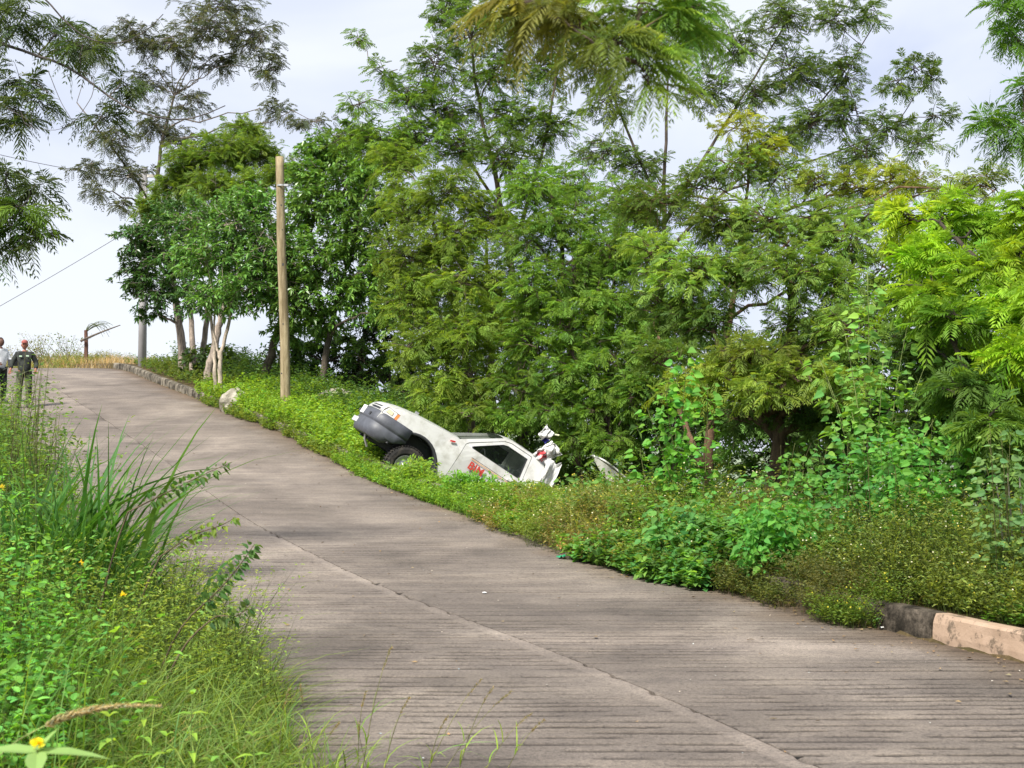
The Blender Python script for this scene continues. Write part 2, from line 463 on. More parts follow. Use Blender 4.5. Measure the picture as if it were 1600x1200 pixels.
            wear = (np.exp(-((uu - .26) / .075) ** 2) + np.exp(-((uu - .76) / .075) ** 2)) * (.35 + .65 * vnoise(XX * .6, YY, .5, 46 + lane))
            oil = np.clip((vnoise(XX, YY * .8, 1.1, 48) - .72) * 5, 0, 1) * np.exp(-((uu - .5) / .22) ** 2)
            c = c * (1 - .13 * wear - .30 * oil)[..., None]
            c = c * (1 - soil[..., None] * np.array([.38, .47, .58]))
            mb = MB(); mb.grid(np.stack([XX, YY, Z], -1), col=c)
            mb.build('slab', M['road'], road, smooth=False)
    # crest apron where the road turns away to the left
    yv = np.linspace(50.8, 56.5, 12); u = np.linspace(0, 1, 12)
    YY, UU = np.meshgrid(yv, u, indexing='ij')
    XX = -42 * (1 - UU) + (xl(YY) - .02) * UU
    mb = MB(); mb.grid(np.stack([XX, YY, zr(YY) + .02], -1), col=(1.1, 1.1, 1.1))
    mb.build('slab', M['road'], road)

    # kerb
    kerb = empty('kerb', (0, 0, 0), kind='structure')
    bounds = [-8, -5, -2, 1, 4, 7.2, 11.02, 13.3, 15.6, 18.4, 21.2, 24, 27, 30, 33, 36, 39, 42, 45, 48, 50.6]
    for k in range(len(bounds) - 1):
        y0, y1 = bounds[k] + .012, bounds[k + 1] - .012
        n = 40
        yv = np.linspace(y0, y1, n)
        h = .215
        prof = np.array([(0, -.12), (.004, h * .3), (.010, h * .65), (.018, h - .025), (.04, h), (.10, h + .004), (.16, h), (.175, h - .02), (.18, -.12)])
        rows = []
        for yy in yv:
            cx = float(xe(yy)); cz = float(zr(yy))
            dxy = np.array([float(xe(yy + .1) - xe(yy - .1)), .2]); dxy /= np.linalg.norm(dxy)
            nx_, ny_ = dxy[1], -dxy[0]
            ro = []
            for (a, b) in prof:
                nn = (1 if yy < 16 else .35) * (.014 * (vnoise(yy, a * 20 + b * 9, 5, 51) - .5) + .02 * (vnoise(yy, b * 6, 1.6, 52) - .5))
                ro.append((cx + nx_ * (a - nn), yy + ny_ * (a - nn), cz + b + nn * (1 if b > .1 else 0)))
            rows.append(ro)
        rows = np.array(rows)
        mb = MB(); mb.grid(rows, flip=True)
        c0 = rows[0]; c1 = rows[-1]
        mb.add(np.vstack([c0, c0.mean(0)]), None, [(len(prof), i, i + 1) for i in range(len(prof) - 1)])
        mb.add(np.vstack([c1, c1.mean(0)]), None, [(len(prof), i + 1, i) for i in range(len(prof) - 1)])
        mt = M['kerb_paint'] if k in (4, 5) else (M['kerb_dark'] if k in (6, 7, 8) else M['kerb'])
        o = mb.build('kerb_block', mt, kerb, smooth=False)
        if k in (4, 5): o['label'] = 'kerb block with flaking salmon paint'
build_setting()

# ------------------------------------------------------------------ leaves
def kites(mb, base, D, N, L, W, col, bend=.0):
    """one folded leaf per row: base, direction, normal"""
    base = np.asarray(base, float); D = nrm(D)
    S = nrm(np.cross(D, N)); N2 = np.cross(S, D)
    L = np.asarray(L, float).reshape(-1, 1); W = np.asarray(W, float).reshape(-1, 1)
    mid = base + D * L * .45
    lift = N2 * W * .18
    tip = base + D * L + np.array([0, 0, -1.0]) * L * bend
    V = np.stack([base, mid - S * W * .5 + lift, tip, mid + S * W * .5 + lift], 1)
    n = len(base); idx = np.arange(n * 4).reshape(n, 4)
    T = np.concatenate([idx[:, [0, 3, 2]], idx[:, [0, 2, 1]]])
    c = np.repeat(np.broadcast_to(np.asarray(col, float), (n, 3)), 4, axis=0)
    mb.add(V.reshape(-1, 3), None, T, c)

def big_leaves(mb, base, D, N, L, W, col, bend=.25):
    """broader leaf: six outline points and a sunken midrib"""
    base = np.asarray(base, float); D = nrm(D); S = nrm(np.cross(D, N)); N2 = np.cross(S, D)
    L = np.asarray(L, float).reshape(-1, 1); W = np.asarray(W, float).reshape(-1, 1)
    dn = np.array([0, 0, -1.0])
    def pt(t, s, l): return base + D * L * t + S * W * s + N2 * W * l + dn * L * bend * t * t
    pts = [pt(0, 0, 0), pt(.12, -.40, .10), pt(.42, -.5, .16), pt(.75, -.26, .08), pt(1, 0, 0), pt(.75, .26, .08), pt(.42, .5, .16), pt(.12, .40, .10), pt(.42, 0, 0), pt(.75, 0, 0)]
    V = np.stack(pts, 1); n = len(base); i = np.arange(n * 10).reshape(n, 10)
    Q = np.concatenate([i[:, [0, 8, 2, 1]], i[:, [8, 9, 3, 2]], i[:, [0, 7, 6, 8]], i[:, [8, 6, 5, 9]]])
    T = np.concatenate([i[:, [9, 4, 3]], i[:, [9, 5, 4]]])
    c = np.repeat(np.broadcast_to(np.asarray(col, float), (n, 3)), 10, axis=0)
    mb.add(V.reshape(-1, 3), Q, T, c)

def fronds(mb, P0, D, N, L, col, K=6, pl=.42, pw=.09, droop=.25, ang=.75):
    """feathery compound leaves: K pairs of side pinnae along an arching stalk"""
    P0 = np.asarray(P0, float); n = len(P0); D = nrm(D); S = nrm(np.cross(D, N)); N2 = np.cross(S, D)
    L = np.asarray(L, float).reshape(-1, 1)
    Zd = np.array([0, 0, -1.0])
    for k in range(K):
        t = (k + 1.0) / (K + .3)
        pos = P0 + D * L * t + Zd * L * droop * t * t
        rd = nrm(D + Zd * 2 * droop * t)
        ll = L * pl * (math.sin(math.pi * (t * .86 + .12)) * .8 + .3)
        for sg in (-1, 1):
            d = nrm(S * sg * math.cos(math.pi / 2 - ang) + rd * math.cos(ang) + Zd * .12 + rng.normal(size=(n, 3)) * .10)
            kites(mb, pos, d, N2 + rng.normal(size=(n, 3)) * .15, ll, L * pw, col, bend=.12)
    # terminal pinna stands for the stalk end
    kites(mb, P0, D + Zd * droop * .6, N2, L * 1.02, L * .022, col * .8, bend=.0)

def rand_dir(n, up=.2, out=None, w=1.0):
    d = rng.normal(size=(n, 3)); d = nrm(d)
    if out is not None: d = d + np.asarray(out) * w
    d[:, 2] += up
    return nrm(d)

def bez(a, b, c, n=7):
    t = np.linspace(0, 1, n)[:, None]
    return (1 - t) ** 2 * np.asarray(a) + 2 * t * (1 - t) * np.asarray(b) + t * t * np.asarray(c)

def vary(col, n, clump=.12, each=.18, hue=.10):
    col = np.asarray(col, float)
    c = col * (1 + rng.normal() * clump)
    y = rng.normal(size=(n, 1)) * hue
    out = c * (1 + rng.normal(size=(n, 1)) * each) * np.hstack([1 + y, 1 + y * .25, 1 - y * .6])
    return np.clip(out, .004, .8)

def smooth_line(pts, n=24):
    pts = np.asarray(pts, float)
    d = np.concatenate([[0], np.cumsum(np.linalg.norm(np.diff(pts, axis=0), axis=1))])
    t = np.linspace(0, d[-1], n)
    q = np.stack([np.interp(t, d, pts[:, k]) for k in range(3)], 1)
    for _ in range(2):
        q[1:-1] = (q[:-2] + 2 * q[1:-1] + q[2:]) / 4
    return q

def foliage(mb, tw, kind, c, r, start, col, n_tw, per, L, sparse=1.0, droop=.25, K=6, twig_col=(.10, .08, .06), pw=.09, pl=.42, tw_r=.007, flat=.0):
    """twigs filling one clump of a crown, with leaves along them"""
    c = np.asarray(c, float); r = np.asarray(r, float)
    u = nrm(rng.normal(size=(n_tw, 3))); rad = rng.uniform(.55, 1.05, (n_tw, 1)) ** .8
    u[:, 2] *= (1 - flat)
    ends = c + u * rad * r
    start = np.asarray(start, float)
    inner = c + (rng.normal(size=(n_tw, 3)) * .22) * r
    PT = []; DD = []
    for i in range(n_tw):
        a = inner[i] * .75 + start * .25 if i % 3 == 0 else inner[i]
        e = ends[i]
        mid = (a + e) / 2 + np.array([0, 0, .12]) * np.linalg.norm(e - a) + rng.normal(size=3) * .06 * r.mean()
        line = bez(a, mid, e, 4)
        tw.tube(line, np.linspace(tw_r * 1.5, tw_r * .5, 4), 3, twig_col, cap=False)
        tt = rng.uniform(.25, 1.02, per)
        seg = (1 - tt[:, None]) ** 2 * a + 2 * tt[:, None] * (1 - tt[:, None]) * mid + tt[:, None] ** 2 * e
        d = nrm(e - a)
        PT.append(seg); DD.append(np.tile(d, (per, 1)))
    PT = np.vstack(PT); DD = np.vstack(DD); n = len(PT)
    side = nrm(np.cross(DD, rng.normal(size=(n, 3))))
    D = nrm(DD * rng.uniform(.2, .9, (n, 1)) + side * rng.uniform(.6, 1.1, (n, 1)) + np.array([0, 0, .15]))
    D[:, 2] *= .65
    up = np.tile([0, 0, 1.0], (n, 1)) + rng.normal(size=(n, 3)) * .35
    LL = L * rng.uniform(.65, 1.25, n)
    cc = vary(col, n)
    if kind == 'frond':
        fronds(mb, PT, D, up, LL, cc, K=K, droop=droop, pw=pw, pl=pl)
    elif kind == 'broad':
        kites(mb, PT, D + np.array([0, 0, -.25]), up, LL, LL * .42, cc, bend=.15)
    elif kind == 'big':
        big_leaves(mb, PT, D, up, LL, LL * .75, cc, bend=.3)

def tree(name, label, cat, group, trunk_lines, clumps, leaf, limb_from=.35, bark=(.20, .17, .13), leafmat='leaf', lean_limb=.1):
    """trunk_lines: list of (points, r0, r1); clumps: (px, py, Y, rpx[, rpy, dict])"""
    base = np.asarray(trunk_lines[0][0][0], float)
    root = empty(name, base, label, cat, group)
    tl = []
    for pts, r0, r1 in trunk_lines:
        ln = smooth_line(pts, 22); r0, r1 = r0 * .72, r1 * .7
        ln[1:-1] += rng.normal(size=(20, 3)) * r0 * .12
        mb = MB(); mb.tube(ln, np.linspace(r0, r1, 22) * (1 + .25 * np.exp(-np.arange(22) / 1.5)), 9, bark, wob=.05)
        mb.build('trunk', M['bark'], root, smooth=True, loc=None).matrix_parent_inverse = Matrix.Translation(-Vector(base))
        tl.append((ln, r0, r1))
    allp = np.vstack([l[int(len(l) * limb_from):] for l, _, _ in tl])
    allr = np.concatenate([np.linspace(a, b, len(l))[int(len(l) * limb_from):] for l, a, b in tl])
    crown = MB()
    for cl in clumps:
        px, py, Y, rp = cl[:4]; rpy = cl[4] if len(cl) > 4 and cl[4] else rp
        opt = dict(leaf); cmul = 1.0
        if len(cl) > 5: opt.update(cl[5])
        c = P(px, py, Y); s = Y / F
        r = np.array([rp * s, rp * s * .85, rpy * s]) * opt.get('rs', 1.0)
        dist = np.linalg.norm(allp - c, axis=1) + 1.2 * np.clip(allp[:, 2] - c[2] + .3, 0, None)
        j = int(np.argmin(dist)); a = allp[j]
        mid = (a + c) / 2 + np.array([0, 0, lean_limb * np.linalg.norm(c - a)]) + rng.normal(size=3) * .08 * np.linalg.norm(c - a)
        line = bez(a, mid, c, 9)
        line[1:-1] += rng.normal(size=(7, 3)) * .02 * np.linalg.norm(c - a)
        tw = MB()
        lr = min(allr[j] * .6, .07) * (1 if Y > 10 else .6)
        tw.tube(line, np.linspace(lr, .010, 9), 6, bark)
        area = (rp * s) * (rpy * s)
        dens = opt.pop('dens', 14.0) * opt.get('mul', 5.0); per = opt.get('per', 9)
        nt_ = int(max(6, dens * area ** .85))
        kind = opt['kind']; col = np.asarray(opt['col'])
        foliage(crown, tw, kind, c, r, line[6], col, nt_, per, opt['L'], droop=opt.get('droop', .25), K=opt.get('K', 6), pw=opt.get('pw', .09), pl=opt.get('pl', .42), twig_col=tuple(np.asarray(bark) * .8), tw_r=opt.get('tw_r', .007), flat=opt.get('flat', 0))
        tw.build('limb', M['bark'], root).matrix_parent_inverse = Matrix.Translation(-Vector(base))
    o = crown.build('crown', M[leafmat], root)
    o.matrix_parent_inverse = Matrix.Translation(-Vector(base))
    o['kind'] = 'stuff'
    return root

GR_D = (.075, .135, .022)       # deep leucaena green
GR_M = (.145, .23, .035)
GR_Y = (.24, .32, .045)
GR_B = (.20, .34, .03)
GR_BROAD = (.070, .165, .030)
GR_GREY = (.07, .10, .06)

exec_trees = True
def build_trees():
    W = lambda px, py, Y: P(px, py, Y)
    def gb(px, Y):
        x = (px - 800) / F * Y
        return on_ground(x, Y, -.15)
    fr = dict(kind='frond', col=GR_M, L=.30, per=9, dens=17, K=6)
    # ---- tall sparse tree on the left skyline
    tree('feathery_tree', 'tall sparse grey-green feathery tree against the sky above the dark leafy trees at left', 'tree', 'trees on the right side of the road',
         [([gb(292, 47), W(282, 520, 47), W(270, 440, 47), W(258, 350, 47), W(242, 290, 47), W(252, 220, 47), W(272, 150, 47)], .20, .05),
          ([W(262, 370, 47), W(225, 300, 46.6), W(175, 230, 46), W(120, 160, 46)], .07, .025)],
         [(330, 40, 46, 75, 40), (400, 60, 46, 55, 45), (270, 70, 47, 60, 40), (430, 110, 46, 32, 38), (210, 60, 47, 55, 40), (150, 75, 46, 50, 36), (235, 130, 47, 50, 32),
          (340, 100, 47, 50, 26), (180, 215, 46, 45, 40), (240, 195, 47, 45, 40), (285, 225, 47, 42, 26), (140, 265, 46, 36, 22), (205, 270, 46, 42, 30), (150, 300, 45, 30, 18), (300, 160, 47, 40, 26), (345, 10, 47, 80, 30), (190, 320, 46, 26, 20), (430, 175, 46, 40, 22), (490, 190, 45, 40, 18)],
         dict(fr, mul=4.4, col=(.095, .115, .070), dens=8.5, L=.30, droop=.45, per=8, tw_r=.010), bark=(.17, .15, .13))
    # ---- olive feathery crown above the dark trees
    tree('feathery_tree', 'olive-green feathery tree with a flat crown just left of the wooden pole top', 'tree', 'trees on the right side of the road',
         [([gb(312, 45), W(318, 540, 45), W(330, 430, 45), W(345, 330, 45), W(360, 270, 45)], .14, .05)],
         [(300, 255, 45, 55, 35), (350, 240, 44.5, 55, 38), (400, 240, 45, 50, 34), (450, 270, 44, 35, 28), (270, 290, 45, 42, 36), (330, 295, 44, 55, 30), (390, 290, 44, 50, 30), (240, 330, 45, 34, 30), (380, 205, 46, 38, 22)],
         dict(fr, col=(.15, .235, .042), dens=22, L=.30), bark=(.30, .26, .21))
    # ---- glossy broad-leaved trees
    br = dict(mul=7.0, rs=1.28, kind='broad', col=GR_BROAD, L=.165, per=26, dens=13)
    tree('broadleaf_tree', 'dark glossy broad-leaved tree with pale forking trunks next to the concrete post', 'tree', 'trees on the right side of the road',
         [([gb(283, 43.5), W(284, 540, 43.5), W(278, 480, 43.5), W(262, 430, 43.5), W(240, 400, 43.5)], .17, .06),
          ([gb(300, 42.8), W(302, 545, 43), W(296, 470, 43.3), W(276, 400, 43.4), W(265, 350, 43.4)], .15, .05),
          ([gb(322, 41.5), W(330, 560, 41.5), W(345, 500, 41.6), W(352, 440, 41.6)], .20, .09)],
         [(215, 370, 43, 36, 34), (210, 430, 43, 30, 34), (245, 450, 43, 40, 38), (275, 400, 42.5, 48, 40), (230, 395, 43.5, 36, 30), (290, 350, 42.5, 45, 34), (238, 490, 43.5, 26, 14), (265, 330, 43.5, 32, 26), (310, 460, 42, 40, 34)],
         dict(br, col=(.065, .15, .035), dens=13), leafmat='leaf_gloss', bark=(.34, .29, .25))
    tree('broadleaf_tree', 'broad-leaved tree on two thin pale stems rooted by the boulder', 'tree', 'trees on the right side of the road',
         [([gb(338, 38.3), W(336, 590, 38.2), W(335, 540, 38.2), W(328, 490, 38.2), W(330, 430, 38.2)], .085, .04),
          ([gb(345, 38), W(344, 600, 38), W(343, 560, 38), W(352, 530, 38), W(362, 480, 38), W(372, 430, 38)], .10, .04),
          ([W(343, 562, 38), W(334, 520, 38.1), W(336, 470, 38.2)], .05, .03)],
         [(340, 400, 38, 55, 50), (315, 345, 39, 48, 38), (385, 440, 37.5, 50, 45), (370, 350, 38, 55, 45), (420, 390, 37.5, 50, 50), (400, 320, 38.5, 45, 35), (350, 465, 38, 50, 30), (430, 460, 38, 40, 40), (300, 405, 39, 36, 32)],
         dict(br, col=(.13, .27, .055), dens=15), leafmat='leaf_gloss', bark=(.46, .40, .33))
    tree('broadleaf_tree', 'large bright broad-leaved tree directly behind the wooden pole', 'tree', 'trees on the right side of the road',
         [([gb(405, 39), W(410, 600, 39), W(425, 550, 39), W(445, 480, 39), W(470, 400, 39)], .20, .08),
          ([gb(500, 38), W(505, 580, 38), W(520, 500, 38), W(540, 420, 38)], .15, .07)],
         [(490, 330, 38, 55, 45), (540, 300, 38, 50, 50), (560, 370, 37.5, 50, 50), (500, 410, 37.5, 55, 50), (460, 460, 37.5, 45, 45), (540, 460, 37.5, 45, 45), (500, 500, 38, 40, 30), (480, 280, 38.5, 38, 34), (580, 440, 38, 40, 50), (610, 330, 36, 40, 45), (605, 410, 36, 40, 45), (610, 490, 36, 36, 40), (500, 235, 39, 36, 30), (560, 215, 39, 36, 30), (620, 240, 37, 36, 34), (440, 410, 38.5, 40, 60), (530, 250, 39, 35, 28), (575, 260, 38.5, 40, 36), (450, 520, 38.5, 34, 24)],
         dict(br, col=(.14, .27, .05), dens=16), leafmat='leaf_gloss', bark=(.12, .10, .08))
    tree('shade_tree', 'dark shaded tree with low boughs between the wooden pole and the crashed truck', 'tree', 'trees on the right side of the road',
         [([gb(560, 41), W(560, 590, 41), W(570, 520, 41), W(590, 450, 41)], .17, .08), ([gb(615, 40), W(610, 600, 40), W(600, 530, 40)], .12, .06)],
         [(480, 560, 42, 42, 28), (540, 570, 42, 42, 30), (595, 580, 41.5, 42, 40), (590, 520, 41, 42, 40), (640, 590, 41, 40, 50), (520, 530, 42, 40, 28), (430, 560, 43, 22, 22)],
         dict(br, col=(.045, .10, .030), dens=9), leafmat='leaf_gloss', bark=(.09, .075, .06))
    # ---- the big feathery mass behind the truck
    deep = dict(fr, rs=1.28, mul=5.6, col=(.085, .150, .024), dens=19, L=.27, droop=.38, per=9)
    tree('leucaena_tree', 'dense drooping feathery tree hanging over the nose of the crashed white truck', 'tree', 'trees on the right side of the road',
         [([gb(735, 31), W(735, 600, 31), W(715, 500, 31), W(690, 400, 31), W(670, 320, 31)], .15, .05), ([gb(775, 31.5), W(770, 620, 31.5), W(765, 500, 31.5), W(760, 380, 31.5)], .11, .05)],
         [(640, 330, 31, 50, 45), (640, 400, 30, 50, 45), (635, 470, 29.5, 42, 42), (655, 540, 29, 48, 45), (680, 605, 28.8, 48, 35), (700, 300, 30.5, 55, 42), (710, 370, 30, 55, 45), (705, 450, 29.5, 55, 45), (720, 530, 29, 50, 45), (745, 600, 29, 50, 38), (770, 440, 30, 50, 45), (770, 345, 30.5, 50, 45), (775, 520, 29.5, 45, 45), (690, 640, 28.6, 32, 18), (740, 650, 28.3, 36, 20), (620, 260, 32, 45, 34)],
         dict(deep, col=(.18, .27, .045)), bark=(.16, .13, .10))
    tree('leucaena_tree', 'deep green feathery tree sweeping down to the crumpled rear of the truck cab', 'tree', 'trees on the right side of the road',
         [([gb(905, 30), W(900, 640, 30), W(890, 520, 30), W(880, 400, 30), W(860, 300, 30)], .16, .05), ([gb(955, 29.5), W(950, 650, 29.5), W(945, 540, 29.5), W(960, 440, 29.5)], .12, .05)],
         [(830, 300, 30, 50, 45), (830, 380, 29.5, 50, 45), (835, 460, 29, 52, 45), (830, 540, 28.6, 50, 42), (820, 605, 28.4, 50, 36), (890, 350, 29.5, 48, 45), (895, 430, 29, 48, 45), (895, 510, 28.5, 50, 42), (890, 585, 28.2, 50, 40), (930, 640, 28, 45, 35), (950, 400, 29, 45, 48), (950, 480, 28.5, 48, 42), (955, 560, 28, 48, 42), (860, 640, 28, 40, 26), (1000, 620, 27.5, 36, 40), (800, 650, 28.3, 34, 18), (790, 662, 28.2, 30, 14), (905, 690, 28, 42, 24), (960, 695, 27.5, 40, 24), (900, 290, 31, 44, 36), (985, 400, 29.5, 50, 50), (1005, 480, 29, 45, 45), (975, 320, 30, 50, 42), (1010, 550, 28.5, 42, 42)],
         dict(deep, col=(.145, .255, .042)), bark=(.13, .10, .08))
    # ---- open crown above
    op = dict(fr, rs=1.3, mul=8.5, col=(.135, .235, .040), dens=11, L=.27, droop=.3, per=8, tw_r=.009)
    tree('leucaena_tree', 'airy feathery tree with sprigs standing against the sky above the middle of the thicket', 'tree', 'trees on the right side of the road',
         [([gb(820, 34), W(815, 600, 34), W(800, 420, 34), W(775, 280, 34), W(745, 150, 34), W(735, 60, 34)], .17, .04), ([W(790, 340, 34), W(720, 230, 34), W(650, 170, 33.5), W(600, 120, 33.5)], .06, .02),
          ([W(800, 400, 34), W(850, 230, 34), W(870, 120, 34), W(880, 30, 34)], .08, .02)],
         [(600, 110, 33.5, 26, 22, dict(dens=7)), (560, 160, 33.5, 30, 22, dict(dens=7)), (640, 150, 33.5, 40, 30), (680, 100, 34, 45, 36), (700, 170, 34, 50, 36), (650, 215, 33.5, 50, 36), (740, 50, 34, 50, 45), (720, 230, 33.5, 50, 36), (770, 120, 34, 50, 40), (800, 30, 34, 50, 40), (800, 190, 34, 50, 36), (850, 110, 34.5, 45, 36), (870, 40, 34.5, 50, 40), (590, 220, 33.5, 40, 34), (530, 215, 34, 34, 22, dict(dens=7)), (560, 60, 34, 14, 14, dict(dens=6)), (700, 20, 34.5, 36, 30), (860, 200, 34, 50, 34), (790, 250, 33, 55, 36)],
         op, bark=(.12, .10, .08))
    tree('leucaena_tree', 'thin-branched feathery tree whose dark stems fan out against bright sky right of centre', 'tree', 'trees on the right side of the road',
         [([gb(1035, 33), W(1036, 560, 33), W(1036, 400, 33), W(1038, 300, 33), W(1042, 190, 33), (W(1045, 80, 33))], .15, .03),
          ([W(1036, 330, 33), W(990, 230, 33), W(950, 130, 33), W(930, 40, 33)], .06, .02), ([W(1037, 350, 33), W(1110, 230, 33), W(1180, 120, 33), W(1230, 30, 33)], .07, .02),
          ([W(1036, 400, 33), W(1130, 300, 33), W(1250, 200, 33), W(1330, 100, 33), W(1370, 30, 33)], .06, .015), ([W(1130, 300, 33), W(1300, 240, 32.5), W(1400, 200, 32), W(1440, 130, 32)], .04, .012)],
         [(930, 90, 33, 40, 45), (950, 160, 33, 34, 30), (1000, 60, 33.5, 40, 40), (1080, 60, 33, 50, 40), (1150, 70, 33.5, 45, 36), (1110, 140, 33, 45, 30), (1220, 30, 33, 45, 36), (1180, 150, 33, 42, 30), (1240, 110, 33, 50, 40), (1270, 190, 32.5, 45, 36), (1320, 110, 33, 36, 36), (1320, 180, 32.5, 42, 34), (1300, 30, 33, 40, 34), (1365, 20, 33, 22, 22), (1340, 240, 32, 45, 30), (1430, 110, 32, 26, 20, dict(dens=9)), (1400, 130, 32, 24, 26, dict(dens=8)), (1455, 120, 32, 20, 22, dict(dens=8)), (1470, 180, 32, 24, 20, dict(dens=8)), (1390, 200, 32, 36, 26), (1440, 230, 31.5, 34, 24, dict(dens=8)), (1210, 220, 32.5, 45, 30), (1000, 260, 33, 45, 26), (940, 240, 33, 45, 32)],
         dict(op, col=(.115, .185, .045), dens=9.5), bark=(.085, .07, .06))
    # ---- middle right, yellow tipped
    ye = dict(fr, rs=1.2, mul=6.2, col=(.21, .33, .07), dens=25, L=.20, droop=.3, per=9)
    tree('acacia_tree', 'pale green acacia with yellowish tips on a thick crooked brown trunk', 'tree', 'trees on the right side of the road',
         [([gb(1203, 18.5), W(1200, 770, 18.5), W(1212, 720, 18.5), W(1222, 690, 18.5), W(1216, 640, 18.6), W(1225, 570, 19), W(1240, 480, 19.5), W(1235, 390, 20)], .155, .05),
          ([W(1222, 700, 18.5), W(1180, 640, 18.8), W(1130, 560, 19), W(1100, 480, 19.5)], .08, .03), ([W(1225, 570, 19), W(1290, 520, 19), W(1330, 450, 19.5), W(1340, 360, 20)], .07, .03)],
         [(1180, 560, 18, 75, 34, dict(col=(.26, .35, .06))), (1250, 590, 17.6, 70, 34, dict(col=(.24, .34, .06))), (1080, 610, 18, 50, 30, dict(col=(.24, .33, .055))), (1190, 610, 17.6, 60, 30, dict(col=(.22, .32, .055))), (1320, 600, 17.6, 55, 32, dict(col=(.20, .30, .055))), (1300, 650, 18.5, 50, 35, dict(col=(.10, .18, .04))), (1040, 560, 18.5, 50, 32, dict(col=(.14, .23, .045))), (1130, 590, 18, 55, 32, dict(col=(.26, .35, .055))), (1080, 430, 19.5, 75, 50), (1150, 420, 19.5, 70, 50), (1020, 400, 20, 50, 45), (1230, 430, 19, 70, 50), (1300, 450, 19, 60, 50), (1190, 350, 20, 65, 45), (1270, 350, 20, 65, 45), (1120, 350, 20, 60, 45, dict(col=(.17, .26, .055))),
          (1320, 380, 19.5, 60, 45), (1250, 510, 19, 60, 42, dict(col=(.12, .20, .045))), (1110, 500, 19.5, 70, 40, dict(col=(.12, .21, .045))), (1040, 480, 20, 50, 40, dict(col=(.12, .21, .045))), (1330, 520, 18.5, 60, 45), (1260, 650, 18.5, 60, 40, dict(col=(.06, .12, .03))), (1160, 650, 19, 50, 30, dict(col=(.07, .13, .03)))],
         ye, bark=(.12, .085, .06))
    tree('acacia_tree', 'acacia with bright yellow top sprays, on a forked reddish trunk behind the heart-leaved creeper', 'tree', 'trees on the right side of the road',
         [([gb(1112, 20), W(1108, 790, 20), W(1100, 730, 20), W(1108, 680, 20), W(1120, 600, 20.5), W(1150, 450, 22), W(1165, 330, 23), W(1170, 250, 23)], .12, .03), ([W(1101, 735, 20), W(1080, 690, 20), W(1050, 600, 21), W(1020, 500, 22)], .07, .03), ([W(1165, 350, 23), W(1250, 320, 23), W(1350, 290, 23)], .05, .03)],
         [(1160, 200, 23, 38, 28, dict(col=(.30, .34, .035))), (1190, 235, 23, 45, 26, dict(col=(.28, .33, .035))), (1150, 260, 23, 50, 34), (1220, 270, 23, 50, 34), (1280, 290, 22.5, 50, 32, dict(col=(.20, .27, .045))), (1100, 290, 23, 50, 36, dict(col=(.15, .24, .04))), (1040, 320, 24, 50, 40, dict(col=(.14, .23, .04))), (1330, 290, 22, 50, 32, dict(col=(.22, .29, .04))), (1390, 280, 21.5, 45, 28, dict(col=(.27, .32, .04))), (1440, 290, 21, 40, 28, dict(col=(.24, .30, .05))), (1370, 330, 21, 50, 34), (1000, 330, 25, 50, 40, dict(col=(.13, .22, .04))),
          (1500, 300, 20, 45, 34, dict(col=(.20, .27, .08), dens=16)), (1545, 290, 20, 40, 34, dict(col=(.20, .27, .09), dens=14)), (1400, 400, 20, 45, 45, dict(col=(.14, .22, .045)))],
         dict(ye, dens=17), bark=(.15, .095, .06))
    # ---- bright tree at right
    bt = dict(mul=7.5, rs=1.12, kind='frond', col=(.25, .40, .04), L=.27, per=8, dens=26, K=8, droop=.35, pw=.075, pl=.40)
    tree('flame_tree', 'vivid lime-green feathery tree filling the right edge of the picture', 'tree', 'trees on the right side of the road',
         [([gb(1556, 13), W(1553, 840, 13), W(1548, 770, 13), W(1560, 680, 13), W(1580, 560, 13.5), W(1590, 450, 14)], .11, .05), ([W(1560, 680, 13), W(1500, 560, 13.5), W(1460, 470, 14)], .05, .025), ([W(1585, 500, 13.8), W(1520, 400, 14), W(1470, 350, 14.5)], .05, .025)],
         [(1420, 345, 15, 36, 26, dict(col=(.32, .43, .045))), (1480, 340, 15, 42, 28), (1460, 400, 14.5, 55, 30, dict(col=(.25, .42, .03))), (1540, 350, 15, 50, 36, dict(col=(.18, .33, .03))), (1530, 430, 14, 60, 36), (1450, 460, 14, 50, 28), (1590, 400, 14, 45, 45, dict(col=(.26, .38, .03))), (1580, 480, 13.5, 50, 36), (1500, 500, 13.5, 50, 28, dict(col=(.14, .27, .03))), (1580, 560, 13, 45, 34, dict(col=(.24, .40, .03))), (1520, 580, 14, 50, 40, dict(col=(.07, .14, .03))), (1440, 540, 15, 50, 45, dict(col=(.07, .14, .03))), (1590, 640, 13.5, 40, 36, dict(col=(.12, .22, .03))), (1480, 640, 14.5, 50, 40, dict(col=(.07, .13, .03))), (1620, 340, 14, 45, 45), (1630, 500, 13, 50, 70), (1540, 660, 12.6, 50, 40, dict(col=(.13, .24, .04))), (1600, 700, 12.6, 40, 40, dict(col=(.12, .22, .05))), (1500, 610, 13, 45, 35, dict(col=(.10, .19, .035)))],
         bt, bark=(.06, .05, .042))
